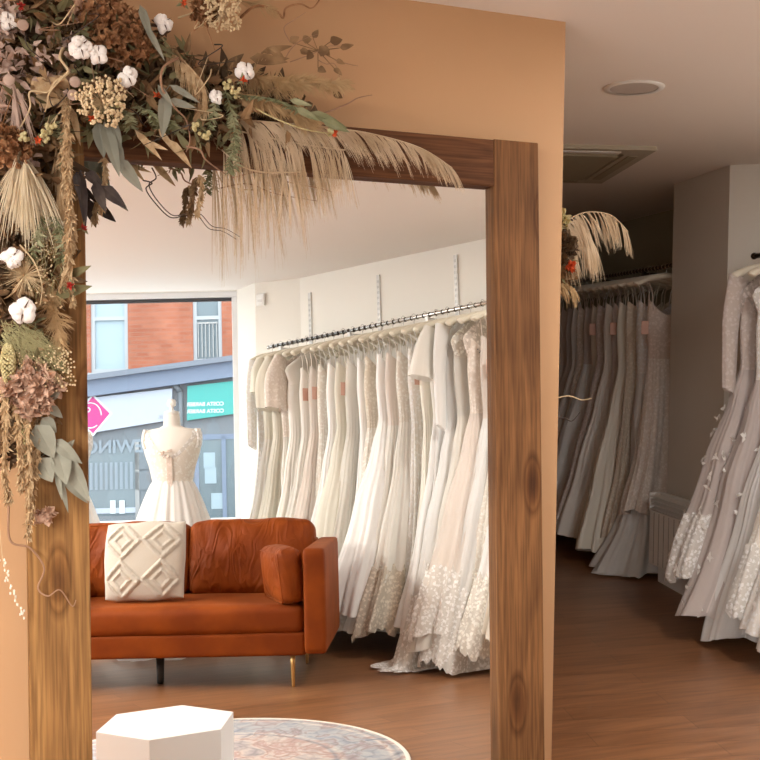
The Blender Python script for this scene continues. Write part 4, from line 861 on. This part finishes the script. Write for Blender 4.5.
spec2 = [
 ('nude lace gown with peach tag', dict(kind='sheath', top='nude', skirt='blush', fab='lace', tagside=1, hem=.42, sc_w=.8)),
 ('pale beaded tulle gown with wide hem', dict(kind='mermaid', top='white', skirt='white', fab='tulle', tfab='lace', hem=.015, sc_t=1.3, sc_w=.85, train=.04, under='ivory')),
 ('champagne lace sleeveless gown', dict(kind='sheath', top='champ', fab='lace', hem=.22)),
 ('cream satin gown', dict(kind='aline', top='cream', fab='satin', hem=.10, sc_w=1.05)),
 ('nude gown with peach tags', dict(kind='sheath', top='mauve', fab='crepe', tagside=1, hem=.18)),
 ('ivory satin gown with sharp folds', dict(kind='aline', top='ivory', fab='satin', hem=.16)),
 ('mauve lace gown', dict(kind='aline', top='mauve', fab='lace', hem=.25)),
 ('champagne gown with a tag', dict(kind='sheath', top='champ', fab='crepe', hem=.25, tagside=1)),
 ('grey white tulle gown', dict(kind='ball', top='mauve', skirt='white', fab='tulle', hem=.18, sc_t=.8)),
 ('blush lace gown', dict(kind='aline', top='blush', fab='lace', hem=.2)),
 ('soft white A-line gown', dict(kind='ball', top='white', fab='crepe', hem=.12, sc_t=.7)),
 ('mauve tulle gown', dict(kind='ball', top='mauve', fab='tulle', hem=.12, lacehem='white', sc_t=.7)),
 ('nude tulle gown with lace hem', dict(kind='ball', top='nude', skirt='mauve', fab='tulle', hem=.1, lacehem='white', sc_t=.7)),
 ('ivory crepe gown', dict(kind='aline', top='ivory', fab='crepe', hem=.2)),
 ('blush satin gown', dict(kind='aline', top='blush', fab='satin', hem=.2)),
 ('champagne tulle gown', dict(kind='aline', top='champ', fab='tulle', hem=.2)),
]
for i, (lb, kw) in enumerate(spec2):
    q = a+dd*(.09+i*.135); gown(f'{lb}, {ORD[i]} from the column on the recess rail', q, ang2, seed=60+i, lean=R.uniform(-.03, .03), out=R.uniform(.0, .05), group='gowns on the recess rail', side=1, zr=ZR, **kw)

# ------------------------------------------------------------------ short rail by the right wall
a, b_ = np.array([3.895, 1.62]), np.array([3.80, -.55]); dd = (b_-a)/np.linalg.norm(b_-a); nn_ = np.array([dd[1], -dd[0]]); ang3 = math.atan2(nn_[1], nn_[0]); Z3 = 2.0
rail3 = thing('clothes_rail', 'grey clothes rail along the light wall right of the column', 'clothes rail', (a[0], a[1], Z3), math.atan2(dd[1], dd[0]))
MB().tube([(0, 0, 0), (2.17, 0, 0)], .014, 12).build('rod', M['dark_chrome'], rail3, True); MB().ball((-.004, 0, 0), .019, 12).build('end_cap', M['dark_chrome'], rail3, True)
for t in (.5, 1.5): MB().box(t-.01, t+.01, 0, .30, -.045, -.018).build('bracket', M['track'], rail3)
spec3 = [
 ('grey tulle gown with flower appliques', dict(kind='ball', top='mauve', skirt='mauve', fab='tulle', tfab='lace', covered='lace', sleeves='long', appl=80, hem=.36, lacehem='white', sc_w=.98, sc_t=.8)),
 ('white tulle gown with leafy applique bodice', dict(kind='ball', top='white', skirt='mauve', fab='tulle', tfab='lace', covered='lace', appl=60, hem=.16, sc_w=1.0, sc_t=.8, train=.06)),
 ('misty tulle gown with sheer hem', dict(kind='ball', top='white', skirt='white', fab='tulle', tfab='lace', hem=.05, sc_w=.95, sc_t=.7)),
 ('ivory lace gown and white lace hem', dict(kind='ball', top='ivory', skirt='ivory', fab='lace', covered='lace', hem=.25, lacehem='white', sc_w=.9, sc_t=.7)),
 ('white beaded lace gown', dict(kind='ball', top='white', fab='lace', hem=.15, appl=30, sc_w=.95, sc_t=.7)),
 ('blush tulle gown', dict(kind='ball', top='blush', fab='tulle', hem=.1, sc_t=.7)),
]
for i, (lb, kw) in enumerate(spec3):
    q = a+dd*(.10+i*.14); gown(f'{lb}, {ORD[i]} from the column on the short rail', q, ang3, seed=90+i, lean=.0, out=.05, group='gowns on the short rail', side=-1, zr=Z3, **kw)

# ------------------------------------------------------------------ mannequins in the window
def mannequin(loc, label, glabel, tfab, skirtm, skirtc, seed):
    rz = math.atan2(WD[1], WD[0]); rr = random.Random(seed)
    e = thing('dress_form', label, 'mannequin', (loc[0], loc[1], 0), rz)
    tor = [(.78, .165, .12), (.88, .16, .115), (.98, .145, .105), (1.05, .128, .095), (1.15, .148, .11), (1.25, .180, .125), (1.32, .194, .115), (1.38, .196, .085), (1.408, .155, .07), (1.42, .085, .062), (1.435, .058, .056), (1.50, .052, .052), (1.515, .05, .05)]
    MB().grid([[(a_*math.cos(2*pi*k/36), b__*math.sin(2*pi*k/36), z) for k in range(36)] for z, a_, b__ in tor]).build('torso', M['form'], e, True)
    MB().lathe([(0.0, 0), (.05, 0), (.052, .012), (.02, .022), (.012, .03), (.012, .045), (.026, .055), (.032, .075), (.024, .095), (.0, .102)], 24, (0, 0, 1.515)).build('neck_finial', M['gloss_white'], e, True)
    MB().tube([(0, 0, .02), (0, 0, .8)], .014, 10).build('stand_pole', M['chrome'], e, True); MB().lathe([(0, 0), (.17, 0), (.17, .012), (.03, .022), (0, .022)], 28).build('stand_base', M['gloss_white'], e, True)
    gw = thing('bridal_gown', glabel, 'gown', (loc[0], loc[1], 0), rz)
    def ab(z):
        for (z0, a0, b0), (z1, a1, b1) in zip(tor, tor[1:]):
            if z <= z1: k = (z-z0)/(z1-z0); return a0+(a1-a0)*k+.006, b0+(b1-b0)*k+.006
        return .1, .07
    rows = []
    for i in range(15):
        v = i/14; row = []
        for k in range(48):
            q = 2*pi*k/48; c, s_ = math.cos(q), math.sin(q)
            zt_ = 1.385-.17*max(0, s_)**1.5*(1-abs(c)**3)-.10*max(0, -s_)*(1-abs(c)**2)
            z = lerp(1.03, zt_, v); a_, b__ = ab(z); row.append((a_*c, b__*s_, z))
        rows.append(row)
    MB().grid(rows).build('bodice', F[tfab], gw, True)
    ill = []
    for i in range(6):
        v = i/5; row = []
        for k in range(48):
            q = 2*pi*k/48; c, s_ = math.cos(q), math.sin(q); zt_ = 1.385-.17*max(0, s_)**1.5*(1-abs(c)**3)-.10*max(0, -s_)*(1-abs(c)**2); z = lerp(zt_-.006, min(1.40, zt_+.05*abs(c)+.012), v); a_, b__ = ab(z); row.append((a_*c*1.01, b__*s_*1.01, z))
        ill.append(row)
    MB().grid(ill).build('lace_edging', F['openlace_white'], gw, True)
    for sx in (-1, 1):
        rows = []
        for i in range(7):
            v = i/6; x = sx*(.172+.012*math.sin(pi*v)); rows.append([(x+sx*.020*math.cos(2*pi*k/16)+0, .06*math.sin(2*pi*k/16)*(.8+.4*v), 1.41-.13*v+.0*k) for k in range(16)])
        MB().grid(rows).build('cap_sleeve', F['openlace_white'], gw, True)
    def sk(s=1, z1=.0, tr=.0):
        rows = []; K = 40
        for i in range(K+1):
            t = i/K; z = lerp(1.065, .0, t); row = []
            r = lerp(.128, .47, t**.80)*s
            for k in range(128):
                q = 2*pi*k/128; c, s_ = math.cos(q), math.sin(q); f_ = (.5*math.sin(19*q+seed+.8*math.sin(2*q))+.5*math.sin(31*q+seed*2+math.sin(3*q)))*(.004+.026*t)
                x = (r+f_)*c; y = (r*lerp(.78, 1, t)+f_)*s_; zz = z
                if s_ > .2: w_ = max(0, (t-.6)/.4)**2*(s_-.2)*tr; y += w_; 
                row.append((x, y, max(zz, .012+.008*math.sin(9*q)+.006)))
            rows.append(row)
        return MB().grid(rows)
    sk(.93).build('underskirt', F['satin_'+skirtc], gw, True); sk(1, tr=.45).build('skirt', F[skirtm], gw, True)
    bt = MB()
    for i in range(16): z = 1.02+.012*i*1.0; bt.ball((.0, ab(z)[1]+.004, z), .005, 6)
    st = MB(); rows = [[(dx, (ab(max(z, 1.0))[1] if z > 1.0 else .095+(1.0-z)*.27)+.012, z) for dx in (-.018, -.006, .006, .018)] for z in [1.22-.03*i for i in range(22)]]
    st.grid(rows, False); o = st.build('lace_placket', F['lace_nude'], gw, True); bt.build('button', M['gloss_white'], o, True)
    if seed == 1:
        rs = MB()
        for i in range(14): rs.leaf((R.gauss(-.02, .02), ab(1.24)[1]+.012, 1.235+R.gauss(0, .014)), rv(), .03, .022)
        rs.build('lace_flower', F['lace_nude'], gw)
M['form'] = fabric('cream_jersey', (.82, .78, .72), .8, .2, .05)
mannequin((1.215, -4.39), 'white dress form with a round neck finial standing before the shop window', 'ivory lace-backed tulle gown with a train, worn by the dress form in the window', 'lace_ivory', 'tulle_white', 'blush', 1)
mannequin((.515, -4.63), 'white dress form in the window, partly hidden by the mirror frame', 'white gown on the dress form nearer the left post of the mirror', 'lace_white', 'crepe_white', 'white', 2)

# ------------------------------------------------------------------ fittings
ca, cb = np.array([4.058, 2.66]), np.array([3.93, 1.90]); cdv = (cb-ca)/np.linalg.norm(cb-ca); cn = np.array([cdv[1], -cdv[0]])
ht = thing('panel_heater', 'white panel heater with louvred top mounted low on the column', 'heater', tuple(ca+cn*.012+cdv*.09)+(.14,), math.atan2(cdv[1], cdv[0]))
Lh = .66
MB().box(0, Lh, -.085, -.01, 0, .34).build('panel', M['gloss_white'], ht, bevel=.004); cas = MB(); cas.box(0, .012, -.09, -.0, .34, .45).box(Lh-.012, Lh, -.09, 0, .34, .45).box(0, Lh, -.02, 0, .34, .45).build('casing', M['gloss_white'], ht)
lv = MB()
for k in range(4): z = .352+k*.027; lv.add([(0.012, -.088, z), (Lh-.012, -.088, z), (Lh-.012, -.05, z+.012), (.012, -.05, z+.012), (0.012, -.088, z-.004), (Lh-.012, -.088, z-.004), (Lh-.012, -.05, z+.008), (.012, -.05, z+.008)], [(0, 1, 2, 3), (7, 6, 5, 4), (0, 4, 5, 1), (3, 2, 6, 7)])
lv.build('louvre', M['gloss_white'], ht)
rb_ = MB()
for k in range(1, 10): rb_.box(Lh*k/10-.002, Lh*k/10+.002, -.0875, -.0845, .01, .33)
rb_.build('panel_rib', M['alu'], ht).name = 'rib_pattern'
dl = thing('ceiling_speaker', 'round flush ceiling speaker with a grey grille above the passage', 'ceiling speaker', (2.437, .63, H))
MB().lathe([(.095, -.006), (.118, -.006), (.12, 0), (.095, 0)], 40, cap=False).build('rim', M['gloss_white'], dl, True); MB().lathe([(0, -.004), (.095, -.004), (.095, -.001), (0, -.001)], 40).build('grille', M['grille'] if 'grille' in M else mat('speaker_grille', (.52, .48, .45), .7), dl)
ac_ = thing('air_conditioning_cassette', 'square ceiling air conditioning cassette partly hidden behind the tan wall', 'air conditioner', (2.90, 2.33, H), -.32)
s_ = .56
fr = MB(); fr.box(-s_, s_, -s_, -s_+.13, -.022, 0).box(-s_, s_, s_-.13, s_, -.022, 0).box(-s_, -s_+.13, -s_+.13, s_-.13, -.022, 0).box(s_-.13, s_, -s_+.13, s_-.13, -.022, 0); fr.build('surround', mat('cassette_plastic', (.44, .40, .31), .5), ac_)
gm = mat('cassette_grille', (.33, .29, .20), .7); MB().box(-s_+.16, s_-.16, -s_+.16, s_-.16, -.03, -.004).build('intake_grille', gm, ac_)
for k in range(4):
    c, s2_ = math.cos(k*pi/2), math.sin(k*pi/2); MB().box(-s_+.17, s_-.17, -s_+.05, -s_+.10, -.026, -.022, Matrix.Rotation(k*pi/2, 4, 'Z')).build('air_flap', M['gloss_white'] if k == 0 else gm, ac_)
sb = thing('sensor_box', 'small white alarm sensor box at the top of the pier by the window', 'sensor', (2.0, -4.935, 2.40), math.atan2(.28, .275)+0)
MB().box(-.035, .035, -.0, .03, -.045, .045).build('casing', M['gloss_white'], sb, bevel=.006); MB().box(-.018, .018, .03, .034, -.02, .0).build('lens', M['track'], sb)
